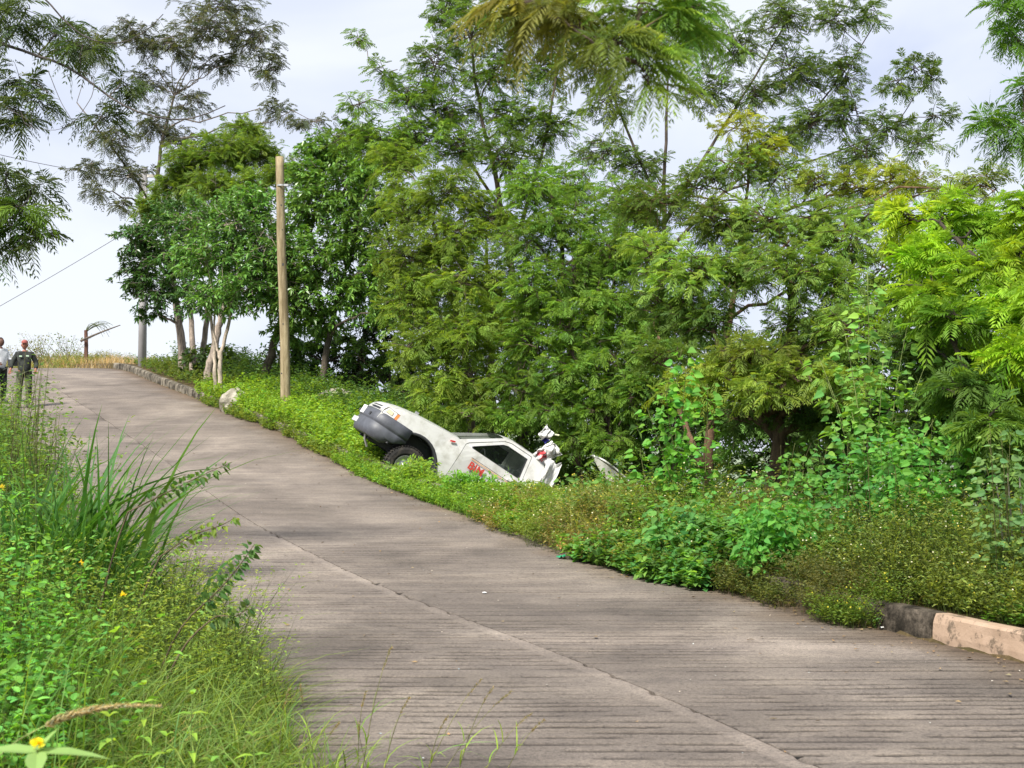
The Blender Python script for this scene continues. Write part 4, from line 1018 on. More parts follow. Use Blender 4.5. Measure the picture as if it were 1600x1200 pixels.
def build_plants():
    def gpx(px, Y): return on_ground((px - 800) / F * Y, Y, -.03)
    # heart-leaved creeper climbing in front of the middle trees
    mb = MB(); sl = []
    Y = 16.6; b = gpx(1075, Y)
    for tops in [(1065, 545), (1040, 600), (1012, 640), (1105, 600), (1000, 700), (1085, 680), (1050, 740), (1110, 730), (1020, 770), (1075, 560), (1140, 800), (1000, 800)]:
        t_ = P(tops[0], tops[1], Y + rng.uniform(-.3, .3))
        ln = bez(b + rng.normal(size=3) * [.15, .15, 0], (b + t_) / 2 + rng.normal(size=3) * .12, t_, 12); sl.append(ln)
        leafy(mb, ln, int(46 * np.linalg.norm(t_ - b)), .105, (.15, .36, .06), .85, t0=.15, out_=.09)
    plant('heart_leaved_creeper', 'climbing creeper with heart-shaped light green leaves in front of the forked reddish trunk', 'plant', 'tall weeds on the right verge', b, sl, mb)
    # tall pale shrub
    mb = MB(); sl = []
    Y = 13.8; b = gpx(1365, Y)
    for tops in [(1355, 425), (1320, 520), (1420, 500), (1290, 590), (1450, 560), (1380, 560), (1340, 480), (1410, 610), (1300, 660), (1470, 640), (1360, 620), (1330, 640), (1440, 680), (1280, 560)]:
        t_ = P(tops[0], tops[1], Y + rng.uniform(-.35, .35))
        ln = bez(b + rng.normal(size=3) * [.1, .1, 0], (b + t_) / 2 + np.array([(b[0] - t_[0]) * .25, 0, .1]), t_, 14); sl.append(ln)
        leafy(mb, ln, int(34 * np.linalg.norm(t_ - b)), .10, (.19, .37, .08), .70, t0=.35, out_=.10)
    plant('tall_shrub', 'tall pale-green shrub with upright stalks rising above the verge weeds', 'shrub', 'tall weeds on the right verge', b, sl, mb, stem_col=(.22, .28, .10))
    # bright weeds standing at the kerb
    for (px, Y, hw, top, n, L, col, lab) in [
            (1215, 13.75, 72, 785, 70, .085, (.12, .33, .06), 'bushy bright green broad-leaved weed overhanging the kerb beside the dark gap'),
            (1455, 12.9, 85, 650, 60, .085, (.13, .34, .06), 'bushy bright green weed to the left of the dark tree stump at right'),
            (1350, 13.3, 75, 680, 44, .08, (.10, .27, .06), 'green leafy weed below the tall pale shrub'),
            (1580, 11.2, 55, 660, 30, .075, (.15, .27, .09), 'grey-green leafy bush at the right edge of the picture'),
            (1215, 15.2, 80, 690, 34, .085, (.14, .32, .07), 'loose light green sapling in front of the thick crooked trunk'),
            (930, 18.6, 60, 735, 34, .085, (.13, .28, .06), 'leafy green sapling in front of the torn white vehicle panel'),
            (1060, 15.0, 60, 790, 44, .10, (.11, .28, .07), 'blue-green weed at the foot of the heart-leaved creeper')]:
        mb = MB(); sl = []; b = gpx(px, Y)
        for k in range(n):
            t_ = P(px + rng.uniform(-hw, hw), top + abs(rng.normal()) * 45, Y + rng.uniform(-.45, .35))
            bb = b + rng.normal(size=3) * [.18, .14, 0]; bb[0] = bb[0] * .6 + t_[0] * .4; bb[2] = float(height(bb[0], bb[1]))
            ln = bez(bb, (bb + t_) / 2 + [0, 0, .08], t_, 9)
            if k < 14: sl.append(ln)
            leafy(mb, ln, 16, L, col, .68, t0=.25, out_=.06)
        plant('broad_leaved_weed', lab, 'weed', 'tall weeds on the right verge', b, sl, mb, r=(.006, .002))
    # stump of a dead trunk at right with twigs
    b = on_ground(4.33, 12.3, -.1)
    r_ = empty('dead_stem', b, 'thin bare grey stems leaning together beside the grey-green bush at right', 'dead plant')
    for k in range(4):
        x0 = 1575 + k * 9; Y = 11.4
        ln = smooth_line([on_ground((x0 - 800) / F * Y, Y, -.05), P(x0 + 6 * (k - 1), 860, Y), P(x0 + 10 * (k - 2), 740, Y)], 10)
        mb = MB(); mb.tube(ln, np.linspace(.014, .006, 10), 5, (.30, .28, .25)); mb.build('stem', M['bark'], r_, smooth=True).matrix_parent_inverse = Matrix.Translation(-Vector(b))
    # ---- left: big clump of broad-bladed grass
    for (px, Y, n, hh, ww, sgn, lab) in [(118, 9.9, 240, 1.75, .046, .08, 'large clump of dark broad-bladed grass leaning over the left road edge'),
                                    (130, 9.6, 200, 1.25, .020, .34, 'sprawling clump of thin grass blades fanning out over the road'),
                                    (35, 9.4, 60, 1.6, .028, .05, 'upright broad grass blades at the far left edge'),
                                    (72, 10.8, 16, 2.1, .022, .03, 'few tall single grass blades standing in front of the man in dark clothes')]:
        b = gpx(px, Y); mb = MB()
        p = b + rng.normal(size=(n, 3)) * [.24, .22, 0]; p[:, 2] = height(p[:, 0], p[:, 1])
        ln = rng.normal(size=(n, 3)) * .28 + np.array([sgn, 0, 0])
        H = hh * rng.uniform(.55, 1.25, n)
        root = empty('grass_clump', b, lab, 'grass', 'clumps of broad grass on the left')
        for k in range(n):
            m1 = MB(); blades(m1, p[k:k + 1], H[k:k + 1], ln[k:k + 1], np.array([ww * rng.uniform(.6, 1.2)]), cols((.065, .165, .030), 1), droop=rng.uniform(.3, .9), seg=7)
            o = m1.build('blade', M['grass'], root); o.matrix_parent_inverse = Matrix.Translation(-Vector(b))
    # slender leafy weeds in front of the two men
    for (px, Y, hw, top, n, lab) in [(48, 12.6, 14, 550, 12, 'slender twiggy weed standing in front of the man in dark clothes'), (18, 13.4, 26, 612, 26, 'leafy weed hiding the legs of the two men at the left edge'), (70, 13.0, 26, 640, 16, 'leafy weed just right of the slender twiggy weed at left')]:
        mb = MB(); sl = []; b = gpx(px, Y)
        for k in range(n):
            t_ = P(px + rng.normal() * hw, top + abs(rng.normal()) * 30, Y + rng.uniform(-.4, .4))
            bb = b + rng.normal(size=3) * [.15, .14, 0]; bb[2] = float(height(bb[0], bb[1]))
            ln = bez(bb, (bb + t_) / 2 + rng.normal(size=3) * .05, t_, 9); sl.append(ln)
            leafy(mb, ln, 44, .052, (.13, .22, .05), .42, big=False, t0=.15, out_=.04)
        plant('slender_weed', lab, 'weed', 'slender weeds at the left edge', b, sl, mb, r=(.006, .002))
    # tufts standing out of the low weeds by the truck
    for (px, Y, hw, top, n, c, lab) in [(652, 23.9, 24, 722, 40, (.24, .38, .06), 'rounded yellow-green tuft in front of the truck front wheel'), (735, 22.2, 34, 744, 40, (.17, .36, .05), 'vivid green grassy tuft below the door of the truck'), (825, 20.6, 28, 760, 24, (.20, .29, .06), 'weed tuft below the crumpled rear corner of the truck cab'),
            (575, 25.8, 14, 735, 14, (.22, .35, .06), 'weed tuft left of the truck front wheel'), (935, 17.6, 34, 765, 26, (.22, .27, .07), 'tall straggly yellowish tuft right of the litter'), (1000, 16.4, 30, 775, 24, (.17, .26, .06), 'tall straggly green tuft at the foot of the creeper')]:
        mb = MB(); sl = []; b = gpx(px, Y)
        for k in range(n):
            t_ = P(px + rng.normal() * hw * .7, top - 6 + abs(rng.normal()) * 14, Y + rng.uniform(-.2, .3))
            bb = b + rng.normal(size=3) * [.16, .12, 0]; bb[2] = max(float(height(bb[0], bb[1])), float(zr(bb[1])))
            ln = bez(bb, (bb + t_) / 2 + [0, 0, .05], t_, 7); sl.append(ln)
            leafy(mb, ln, 44, .085, c, .36, big=False, t0=.1, out_=.04, hang=.1)
        plant('weed_tuft', lab, 'weed', 'tufts along the right verge', b, sl, mb, r=(.004, .0015))
    # ---- twiggy sprigs reaching over the road
    for (pts, n, L, c, lab) in [
            ([(200, 800, 8.8), (260, 770, 8.8), (310, 745, 8.7), (362, 722, 8.7)], 46, .042, (.11, .20, .05), 'woody sprig with small round leaves, the highest one reaching over the road'),
            ([(250, 870, 8.6), (300, 835, 8.6), (350, 820, 8.5), (368, 808, 8.5)], 36, .036, (.17, .26, .05), 'pale leafy sprig just below the highest sprig at left'),
            ([(300, 960, 8.0), (335, 930, 8.0), (370, 890, 8.0), (398, 850, 8.0)], 50, .046, (.09, .18, .05), 'dark green sprig standing upright at the left road edge'),
            ([(310, 985, 7.8), (340, 960, 7.8), (370, 965, 7.8), (392, 945, 7.8)], 34, .038, (.10, .17, .05), 'short drooping sprig below the dark upright sprig')]:
        ln = smooth_line([P(*q) for q in pts], 14)
        b = on_ground(ln[0][0] - .25, ln[0][1], -.02)
        ln2 = bez(b, b * .4 + ln[0] * .6 + np.array([-.05, 0, .08]), ln[0], 6)
        full = np.vstack([ln2[:-1], ln])
        mb = MB(); leafy(mb, full, int(n * 2.2), L * 1.15, c, .60, t0=.40, out_=.015, hang=0)
        plant('leafy_sprig', lab, 'plant', 'sprigs leaning over the left road edge', b, [full], mb, r=(.007, .002), stem_col=(.14, .11, .07))
    # ---- lance-leaved herbs in the foreground
    for i, (px, py, Y, lab) in enumerate([
            (300, 1085, 5.6, 'tall lance-leaved herb right of the drooping seed head'), (225, 1070, 5.9, 'lance-leaved herb behind the drooping seed head'),
            (260, 1150, 5.2, 'lance-leaved herb below the tip of the drooping seed head'), (395, 1150, 5.4, 'lance-leaved herb furthest right in the foreground grass'),
            (170, 1120, 4.6, 'lance-leaved herb under the drooping seed head'), (330, 1190, 4.9, 'lance-leaved herb at the bottom edge of the picture'),
            (80, 1010, 7.0, 'lance-leaved herb above the seed head near the left edge'), (55, 745, 8.6, 'pale lance-leaved herb beside the broad grass clump')]):
        t_ = P(px, py, Y); b = on_ground(t_[0] + rng.uniform(-.05, .05), t_[1], -.02)
        ln = bez(b, (b + t_) / 2 + rng.normal(size=3) * .03, t_, 10)
        mb = MB()
        for k in range(7):
            tt = 1 - k * .13; q = b * (1 - tt) + t_ * tt; a0 = rng.uniform(0, 6.28)
            for s_ in (0, math.pi):
                D = np.array([[math.cos(a0 + s_), math.sin(a0 + s_), .45 - .09 * k + (0.6 if k == 0 else 0)]])
                big_leaves(mb, q[None], D, np.array([[0, -.15, 1.0]]), [.085 if k else .05], [.024], cols((.24, .42, .06), 1, .1), bend=.45)
        plant('lance_leaved_herb', lab, 'plant', 'lance-leaved herbs in the foreground', b, [ln], mb, r=(.0035, .0018), stem_col=(.20, .30, .08))
    # ---- drooping seed head
    b = on_ground(-1.55, 3.6, -.02)
    ln = smooth_line([b, P(-60, 1260, 3.5), P(10, 1165, 3.5), P(62, 1138, 3.5), P(110, 1115, 3.5), P(165, 1104, 3.5), P(215, 1101, 3.5), P(250, 1103, 3.5)], 40)
    root = empty('seed_head_grass', b, 'thick drooping straw-coloured grass seed head in the lower left corner', 'grass')
    inv = Matrix.Translation(-Vector(b))
    mb = MB(); mb.tube(ln, np.linspace(.003, .0012, 40), 5, (.28, .34, .12)); mb.build('stem', M['bark'], root, smooth=True).matrix_parent_inverse = inv
    k0 = int(np.argmin(np.linalg.norm(ln - P(62, 1138, 3.5), axis=1)))
    seg = ln[k0:]
    p, d = along(seg, 900, 0, 1)
    f = np.linalg.norm(p - seg[0], axis=1) / np.linalg.norm(seg[-1] - seg[0])
    side = nrm(np.cross(d, rng.normal(size=(900, 3))))
    mb = MB(); LL = .024 * (np.clip(1 - f, .12, 1) ** .5) * rng.uniform(.6, 1.2, 900)
    kites(mb, p, nrm(d * 1.1 + side * .8), side, LL, LL * .26, cols((.48, .42, .26), 900, .2))
    o = mb.build('seed_head', M['grass'], root); o.matrix_parent_inverse = inv; o['kind'] = 'stuff'
    # ---- pale broad leaves with the yellow flower, nearest the lens
    c = P(58, 1172, 3.0); b = on_ground(c[0] - .02, 3.0, -.02)
    root = empty('yellow_flower_plant', b, 'single small yellow flower on long pale leaves in the bottom left corner', 'flower')
    inv = Matrix.Translation(-Vector(b))
    mb = MB(); mb.tube(bez(b, (b + c) / 2 + [.02, 0, .02], c, 8), np.linspace(.005, .003, 8), 6, (.25, .36, .12)); mb.build('stem', M['bark'], root, smooth=True).matrix_parent_inverse = inv
    for (dx, dy, dz, L, W) in [(-1, .1, .10, .13, .035), (1, .2, -.02, .15, .030), (.3, -1, -.3, .10, .045), (-.3, .9, .1, .10, .035), (.55, .15, .75, .07, .016)]:
        mb = MB(); big_leaves(mb, (c + [0, 0, -.004])[None], np.array([[dx, dy, dz]]), np.array([[0, -.35, 1.0]]), [L], [W], np.array([[.30, .47, .15]]), bend=.12)
        mb.build('leaf', M['leaf'], root).matrix_parent_inverse = inv
    mb = MB(); n = 46; d = rand_dir(n, .9); q = c + [0, 0, .008] + d * .004
    kites(mb, q, d, rng.normal(size=(n, 3)), np.full(n, .016), np.full(n, .008), cols((.80, .68, .06), n, .1))
    o = mb.build('flower_head', M['leaf'], root); o.matrix_parent_inverse = inv; o['kind'] = 'stuff'
    # small yellow flowers
    for (px, py, Y, lab) in [(192, 930, 7.6, 'small yellow wildflower in the wiry weeds at left'), (127, 878, 8.0, 'small orange-yellow wildflower above the other one at left'), (2, 762, 8.6, 'orange wildflower at the very left edge')]:
        t_ = P(px, py, Y); b = on_ground(t_[0], t_[1], 0); root = empty('wildflower', b, lab, 'flower'); inv = Matrix.Translation(-Vector(b))
        mb = MB(); mb.tube(bez(b, (b + t_) / 2, t_, 5), np.full(5, .002), 4, (.15, .22, .06)); mb.build('stem', M['bark'], root).matrix_parent_inverse = inv
        mb = MB(); n = 10; d = rand_dir(n, .5); kites(mb, np.tile(t_, (n, 1)), d, rng.normal(size=(n, 3)), np.full(n, .028), np.full(n, .014), cols((.75, .55, .04), n))
        mb.build('petals', M['leaf'], root).matrix_parent_inverse = inv
    # thin seed-bearing grasses leaning over the road at the bottom
    spec = [(560, 1210, 612, 1010), (565, 1215, 572, 1080), (520, 1205, 470, 1070), (640, 1220, 752, 1062), (660, 1215, 700, 1120), (600, 1220, 560, 1130), (700, 1225, 770, 1075), (720, 1225, 830, 1115), (650, 1225, 800, 1080), (590, 1230, 640, 1090), (440, 1190, 452, 1075), (760, 1230, 850, 1125), (480, 1210, 530, 1130)]
    for i, (x0, y0, x1, y1) in enumerate(spec):
        Y = 6.3; t_ = P(x1, y1, Y - .2); b = on_ground((x0 - 800) / F * Y, Y, -.01)
        b[2] = min(b[2], float(zr(Y)))
        root = empty('seed_grass', b, 'thin wiry grass stalk with a loose seed head leaning over the grooved road at the bottom', 'grass', 'seed grasses at the bottom edge'); inv = Matrix.Translation(-Vector(b))
        ln = bez(b, b * .35 + t_ * .65 + np.array([-.04, 0, .07]), t_, 12)
        mb = MB(); mb.tube(ln, np.linspace(.0026, .0010, 12), 4, (.25, .26, .11)); mb.build('stem', M['bark'], root).matrix_parent_inverse = inv
        p, d = along(ln, 46, .78, 1); side = nrm(np.cross(d, rng.normal(size=(46, 3))))
        mb = MB(); kites(mb, p, nrm(d + side * .7), side, np.full(46, .014), np.full(46, .004), cols((.30, .24, .13), 46))
        n = 5; p, d = along(ln, n, .05, .6); blades(mb, p, rng.uniform(.10, .22, n), rng.normal(size=(n, 3)) * .8, np.full(n, .007), cols((.22, .36, .05), n), droop=.8)
        mb.build('seed_head', M['grass'], root).matrix_parent_inverse = inv
    # crest shrubs
    for (px, Y, top, hw, c, lab) in [(62, 58, 518, 16, (.22, .25, .12), 'thin bush on the crest right behind the man in dark clothes'), (100, 59, 520, 22, (.17, .22, .09), 'low open bush on the crest left of the broken fence post'), (166, 58, 545, 18, (.26, .24, .20), 'pale leafless bush on the crest right of the broken fence post'), (15, 59, 535, 18, (.24, .25, .15), 'pale bush on the crest at the left edge'), (128, 57, 545, 14, (.22, .25, .10), 'little tuft of bush at the foot of the broken fence post')]:
        b = gpx(px, Y); mb = MB(); sl = []
        for k in range(20):
            t_ = P(px + rng.normal() * hw, top + abs(rng.normal()) * 16, Y + rng.uniform(-.6, .6)); ln = bez(b + rng.normal(size=3) * [.3, .2, 0], (b + t_) / 2, t_, 6); sl.append(ln)
            leafy(mb, ln, 16 if 'leafless' not in lab else 3, .10, c, .5, big=False, t0=.3, out_=.06)
        plant('crest_bush', lab, 'bush', 'bushes on the crest', b, sl, mb, r=(.012, .004), stem_col=(.22, .19, .14))
    # arching plume at the crest
    b = gpx(133, 56); n = 12; mb = MB()
    root = empty('arching_plant', b, 'spidery plant with arching blades above the broken fence post', 'plant')
    for k in range(n):
        m1 = MB(); e0 = P(133, 520, 56); e1 = P(150 + rng.uniform(-12, 18), 486 + rng.uniform(0, 14), 56 + rng.uniform(-.3, .3)); e2 = P(158 + rng.uniform(-8, 20), 505 + rng.uniform(0, 22), 56)
        m1.tube(np.vstack([bez(b, (b + e0) / 2, e0, 4)[:-1], bez(e0, e1, e2, 8)]), np.linspace(.02, .006, 11), 4, (.12, .15, .07))
        m1.build('blade', M['bark'], root).matrix_parent_inverse = Matrix.Translation(-Vector(b))
build_plants()

# ------------------------------------------------------------------ polygon sheets for the truck and other panels
import bmesh
def sheet(name, outer, holes, y, thick, material, parent, yfun=None, sub=0, smooth=False):
    """flat panel in the x-z plane at side offset y with real thickness; holes are cut out"""
    bm = bmesh.new(); edges = []
    for loop in [outer] + list(holes):
        # extra points so that the panel can bend
        pts = []
        for k in range(len(loop)):
            a = Vector(loop[k]); b = Vector(loop[(k + 1) % len(loop)])
            n = max(1, int((b - a).length / .12))
            for j in range(n): pts.append(a.lerp(b, j / n))
        vs = [bm.verts.new((p.x, 0, p.y)) for p in pts]
        edges += [bm.edges.new((vs[k], vs[(k + 1) % len(vs)])) for k in range(len(vs))]
    bmesh.ops.triangle_fill(bm, use_beauty=True, edges=edges)
    bmesh.ops.recalc_face_normals(bm, faces=bm.faces)
    front = list(bm.faces)
    r = bmesh.ops.extrude_face_region(bm, geom=front)
    nv = [v for v in r['geom'] if isinstance(v, bmesh.types.BMVert)]
    sg = 1 if y > 0 else -1
    inner = set(nv)
    for v in bm.verts:
        yy = (yfun(v.co.x, v.co.z) if yfun else abs(y)) - (thick if v in inner else 0)
        v.co.y = sg * yy
    bmesh.ops.recalc_face_normals(bm, faces=bm.faces)
    me = bpy.data.meshes.new(name); bm.to_mesh(me); bm.free()
    me.materials.append(material)
    o = bpy.data.objects.new(name, me); COL.objects.link(o); o.parent = parent
    return o

def side_y(x, z):
    y = .80
    if z > .93: y -= .30 * (z - .93)
    if z < .5: y -= .10 * (.5 - z) ** 1.5
    if x > .45: y -= .22 * (x - .45) ** 1.6
    y += .025 * math.sin(min(max((z - .1) / .9, 0), 1) * math.pi)
    return y

def build_truck():
    psi, pit, roll = math.radians(19), math.radians(32.5), math.radians(6)
    fw = Vector((-math.cos(psi) * math.cos(pit), -math.sin(psi) * math.cos(pit), math.sin(pit)))
    lf = Vector((math.sin(psi), -math.cos(psi), 0))
    up = fw.cross(lf)
    l2 = lf * math.cos(roll) - up * math.sin(roll); u2 = fw.cross(l2)
    R = Matrix((fw, l2, u2)).transposed()
    wheel = Vector(P(632, 727, 26.0))
    origin = wheel - R @ Vector((0, .74, 0))
    t = empty('pickup_truck', origin, 'white pickup truck crashed nose-up in the weeds with its cab rear crumpled', 'truck')
    t.rotation_euler = R.to_euler()
    white = mat('white_car_paint', (.62, .62, .605), rough=.32, spec=.5, coat=.4, noise=[(5, 5, (.80, .79, .75), (1.03, 1.03, 1.03), .34, .52)])
    bump_ = mat('grey_bumper_plastic', (.075, .080, .095), rough=.5, spec=.4, noise=[(7, 4, (.75, .75, .75), (1.15, 1.15, 1.15), .3, .7)])
    black = M['black']
    rubber = mat('tyre_rubber', (.028, .027, .026), rough=.85, spec=.2, noise=[(14, 4, (.7, .7, .7), (2.2, 2.0, 1.7), .45, .75)])
    glass = bpy.data.materials.new('tinted_glass'); glass.use_nodes = True
    gt = glass.node_tree; gb_ = gt.nodes['Principled BSDF']; gb_.inputs['Base Color'].default_value = (.012, .014, .014, 1); gb_.inputs['Roughness'].default_value = .04; gb_.inputs['Specular IOR Level'].default_value = .6
    tr = gt.nodes.new('ShaderNodeBsdfTransparent'); tr.inputs[0].default_value = (.80, .84, .80, 1)
    ms = gt.nodes.new('ShaderNodeMixShader'); ms.inputs[0].default_value = .80
    gt.links.new(gb_.outputs[0], ms.inputs[1]); gt.links.new(tr.outputs[0], ms.inputs[2]); gt.links.new(ms.outputs[0], gt.nodes['Material Output'].inputs['Surface'])
    def obj(name, mb, m, parent=t, smooth=False):
        return mb.build(name, m, parent, smooth=smooth)
    # outline
    arch = [(.53 * math.cos(a), .06 + .55 * math.sin(a)) for a in np.linspace(math.pi, math.radians(18), 16)]
    outer = [(.93, .46), (.91, .62), (.83, .745), (.62, .82), (.30, .88), (-.10, .925), (-.60, .965), (-1.36, 1.455), (-1.52, 1.50), (-2.10, 1.505), (-2.30, 1.46), (-2.40, 1.30), (-2.46, .95), (-2.46, .12), (-.60, .06)] + arch + [(.80, .30)]
    door = [(-.755, .12), (-.755, .945), (-.80, 1.00), (-1.40, 1.405), (-1.54, 1.445), (-2.01, 1.445), (-2.05, .95), (-2.05, .12)]
    doorh = [(-.745, .11), (-.745, .955), (-.79, 1.012), (-1.40, 1.418), (-1.54, 1.457), (-2.022, 1.457), (-2.062, .95), (-2.062, .11)]
    win = [(-.90, .955), (-.875, .975), (-.90, 1.0), (-1.40, 1.345), (-1.50, 1.375), (-1.955, 1.375), (-1.985, .99), (-1.95, .955)]
    headl = [(.60, .60), (.585, .72), (.84, .735), (.905, .63), (.90, .575)]
    for sg in (1, -1):
        sheet('side_panel', outer, [doorh, headl], sg * .8, .03, white, t, side_y)
        d = sheet('door', door, [win], sg * .8, .035, white, t, side_y)
        g = sheet('door_window', [(a + (.01 if a < -1.4 else 0), b) for a, b in win], [], sg * .8, .006, glass, d, lambda x, z: side_y(x, z) - .012)
        # seal round the pane
        ring = [Vector((a, b)) for a, b in win]; cen = sum(ring, Vector((0, 0))) / len(ring)
        sheet('window_seal', win, [[tuple(cen + (p - cen) * .955) for p in ring]], sg * .8, .012, black, d, lambda x, z: side_y(x, z) + .002)
        mb = MB(); mb.box((-1.87, sg * (side_y(-1.87, .84) + .012), .84), (.17, .03, .035)); obj('door_handle', mb, white, d)
        # thin pinstripe above the lettering
        mb = MB(); rows = [[(x, sg * (side_y(x, .80) + .003), .80 + k * .010) for k in (0, 1)] for x in np.linspace(-.98, -1.96, 8)]; mb.grid(rows); obj('pinstripe', mb, mat('pinstripe', (.10, .07, .05), rough=.5), d)
        mb = MB(); rows = [[(x, sg * (side_y(x, .78) + .003), .775 + k * .015) for k in (0, 1)] for x in np.linspace(-.98, -1.96, 8)]; mb.grid(rows); obj('pinstripe', mb, mat('orange_pinstripe', (.65, .38, .20), rough=.5), d)
        # headlamp with orange indicator
        lens = mat('headlamp_lens', (.72, .70, .66), rough=.12, spec=.6, coat=.8)
        lens_w = mat('headlamp_warm_glass', (.70, .58, .36), rough=.2, spec=.6, coat=.8)
        hl = sheet('headlight', [(.66, .605), (.645, .715), (.835, .73), (.895, .63), (.89, .585)], [], sg * .8, .05, lens, t, lambda x, z: side_y(x, z) - .006)
        sheet('reflector', [(.72, .63), (.72, .70), (.82, .71), (.85, .64)], [], sg * .8, .01, lens_w, hl, lambda x, z: side_y(x, z) + .006)
        ind = sheet('indicator_lamp', [(.605, .602), (.59, .713), (.638, .713), (.652, .604)], [], sg * .8, .05, mat('indicator_orange', (.75, .24, .07), rough=.25, spec=.5), t, lambda x, z: side_y(x, z) - .004)
        # black trim of the wheel opening and inner liner
        mb = MB(); A = np.linspace(math.pi * 1.02, math.radians(10), 18)
        rows = [[(r_ * math.cos(a) * (.53 / .55), sg * yy, .06 + r_ * math.sin(a)) for (r_, yy) in ((.585, .818), (.57, .835), (.53, .835), (.525, .80), (.535, .35))] for a in A]
        mb.grid(rows); obj('arch_trim', mb, black, smooth=True)
    # bonnet
    ys = np.linspace(-1, 1, 17)
    def skin(name, pts, m, bulge=.03, n=1, ymul=.985):
        rows = []
        for (x, z) in pts:
            sy = side_y(x, z) * ymul
            rows.append([(x, yy * sy, z + bulge * (1 - abs(yy) ** 3)) for yy in ys])
        mb = MB(); mb.grid(rows); return obj(name, mb, m, smooth=True)
    hood = skin('bonnet', [(.905, .60), (.90, .66), (.865, .72), (.83, .745), (.72, .79), (.62, .82), (.45, .855), (.30, .88), (.10, .905), (-.10, .925), (-.35, .945), (-.60, .965)], white, .05, ymul=1.0)
    skin('windscreen', [(-.62, .965), (-.9, 1.145), (-1.15, 1.31), (-1.36, 1.445)], glass, .045, ymul=.93)
    skin('windscreen_frame', [(-.60, .962), (-.66, .985)], black, .035)
    skin('roof', [(-1.34, 1.445), (-1.42, 1.475), (-1.52, 1.50), (-1.8, 1.51), (-2.10, 1.505), (-2.22, 1.48)], white, .035, ymul=1.0)
    # crumpled rear wall of the cab
    n = 26; rows = []
    for i in range(n):
        z = .15 + 1.28 * i / (n - 1); r_ = []
        for j in range(n):
            yy = -1 + 2 * j / (n - 1)
            cr_ = .22 * (vnoise(yy * 2, z * 2.6, 2.2, 81) - .5) + .12 * (abs((vnoise(yy * 3, z * 2, 3.0, 82) - .5)) * 2)
            r_.append((-2.44 + cr_ + (.10 if z > 1.3 else 0) * (z - 1.3) * 5, yy * side_y(-2.4, z) * (1 + .05 * math.sin(z * 17)), z))
        rows.append(r_)
    mb = MB(); mb.grid(rows); obj('cab_rear_panel', mb, white)
    # torn and folded sheet metal behind the cab
    def crumple(name, c, sx, sz, tilt, colf, seed, amp=.11, m=None):
        n = 18; rows = []; C_ = []
        for i in range(n):
            r_ = []
            for j in range(n):
                u, v = i / (n - 1) - .5, j / (n - 1) - .5
                edge = 1 - .25 * vnoise(u * 3, v * 3, 1.5, seed)
                q = Vector((u * sx * edge, amp * 2 * (abs(vnoise(u * 2.2, v * 2.2, 1.5, seed + 1) - .5) * 2 - .5) + amp * .4 * (vnoise(u * 9, v * 8, 1.5, seed + 2) - .5), v * sz * edge))
                q = Matrix.Rotation(tilt, 3, 'Y') @ q
                r_.append(tuple(Vector(c) + q)); C_.append(colf(u, v))
            rows.append(r_)
        mb = MB(); mb.grid(rows, col=np.array(C_)); o = obj(name, mb, m or M['tint'])
        md = o.modifiers.new('thickness', 'SOLIDIFY'); md.thickness = .006
        return o
    wht = (.62, .62, .605)
    def redw(u, v): return (.55, .07, .08) if (-.30 < u < .32 and -.42 < v < .02 and abs(math.sin(u * 11 + v * 5)) > .35) else wht
    o = crumple('torn_roof_panel', (-2.24, .62, 1.66), .36, .56, -.45, redw, 91); o['label'] = 'torn white panel with red lettering folded up behind the cab'
    crumple('torn_roof_panel', (-2.06, .50, 1.98), .28, .30, -.3, lambda u, v: (.03, .03, .22) if (u < -.2 and v < -.1) else wht, 95)
    crumple('bent_cab_corner', (-2.46, .80, 1.20), .34, .95, .12, lambda u, v: wht, 99, .06)
    crumple('bent_cab_corner', (-2.60, .70, .95), .28, .9, .2, lambda u, v: (.5, .5, .49), 103, .08)
    mb = MB(); mb.tube([(-2.05, .2, 2.05), (-2.2, .3, 2.06), (-2.33, .35, 2.12)], .02, 6, (.6, .62, .4)); obj('bent_rail', mb, M['tint'])
    # door lettering
    cu = bpy.data.curves.new('lettering', 'FONT'); cu.body = 'BIM'; cu.size = .20; cu.extrude = .001; cu.space_character = 1.05
    cu.offset = .006
    to = bpy.data.objects.new('lettering', cu); COL.objects.link(to)
    me = bpy.data.meshes.new_from_object(to); bpy.data.objects.remove(to)
    lo = bpy.data.objects.new('lettering', me); COL.objects.link(lo); lo.parent = t
    me.materials.clear(); me.materials.append(mat('red_lettering', (.50, .06, .045), rough=.5))
    # text x runs to the rear (-x), text y is up, text normal points to +y
    lo.matrix_local = Matrix(((-1, 0, 0, -1.0), (0, 0, 1, .829), (0, 1, 0, .60), (0, 0, 0, 1)))
    # front end: grille, bars, bumper, plate
    mb = MB(); rows = [[(.925 - .06 * abs(yy) ** 2.5, yy * .60, z) for yy in np.linspace(-1, 1, 13)] for z in (.56, .60, .66, .715)]; mb.grid(rows, flip=True); obj('grille', mb, black)
    for z in (.615, .675):
        mb = MB(); mb.tube([(.945 - .06 * abs(yy) ** 2.5, yy * .58, z) for yy in np.linspace(-1, 1, 11)], .012, 6); obj('grille_bar', mb, white, smooth=True)
    path = [(.24, .838), (.45, .842), (.66, .83), (.82, .79), (.92, .70), (.98, .55), (1.01, .3), (1.02, 0)]
    path = path + [(x, -y) for x, y in path[-2::-1]]
    prof = [(-.05, .60), (.0, .585), (.03, .53), (.035, .44), (.028, .40), (.0, .385), (.02, .36), (.02, .22), (-.02, .12), (-.10, .09)]
    path = np.array(path); tang = nrm(np.gradient(path, axis=0)); nor = np.stack([tang[:, 1] * -1, tang[:, 0]], 1) * -1
    nor = np.where((nor * path).sum(1, keepdims=True) < 0, -nor, nor)
    rows = []
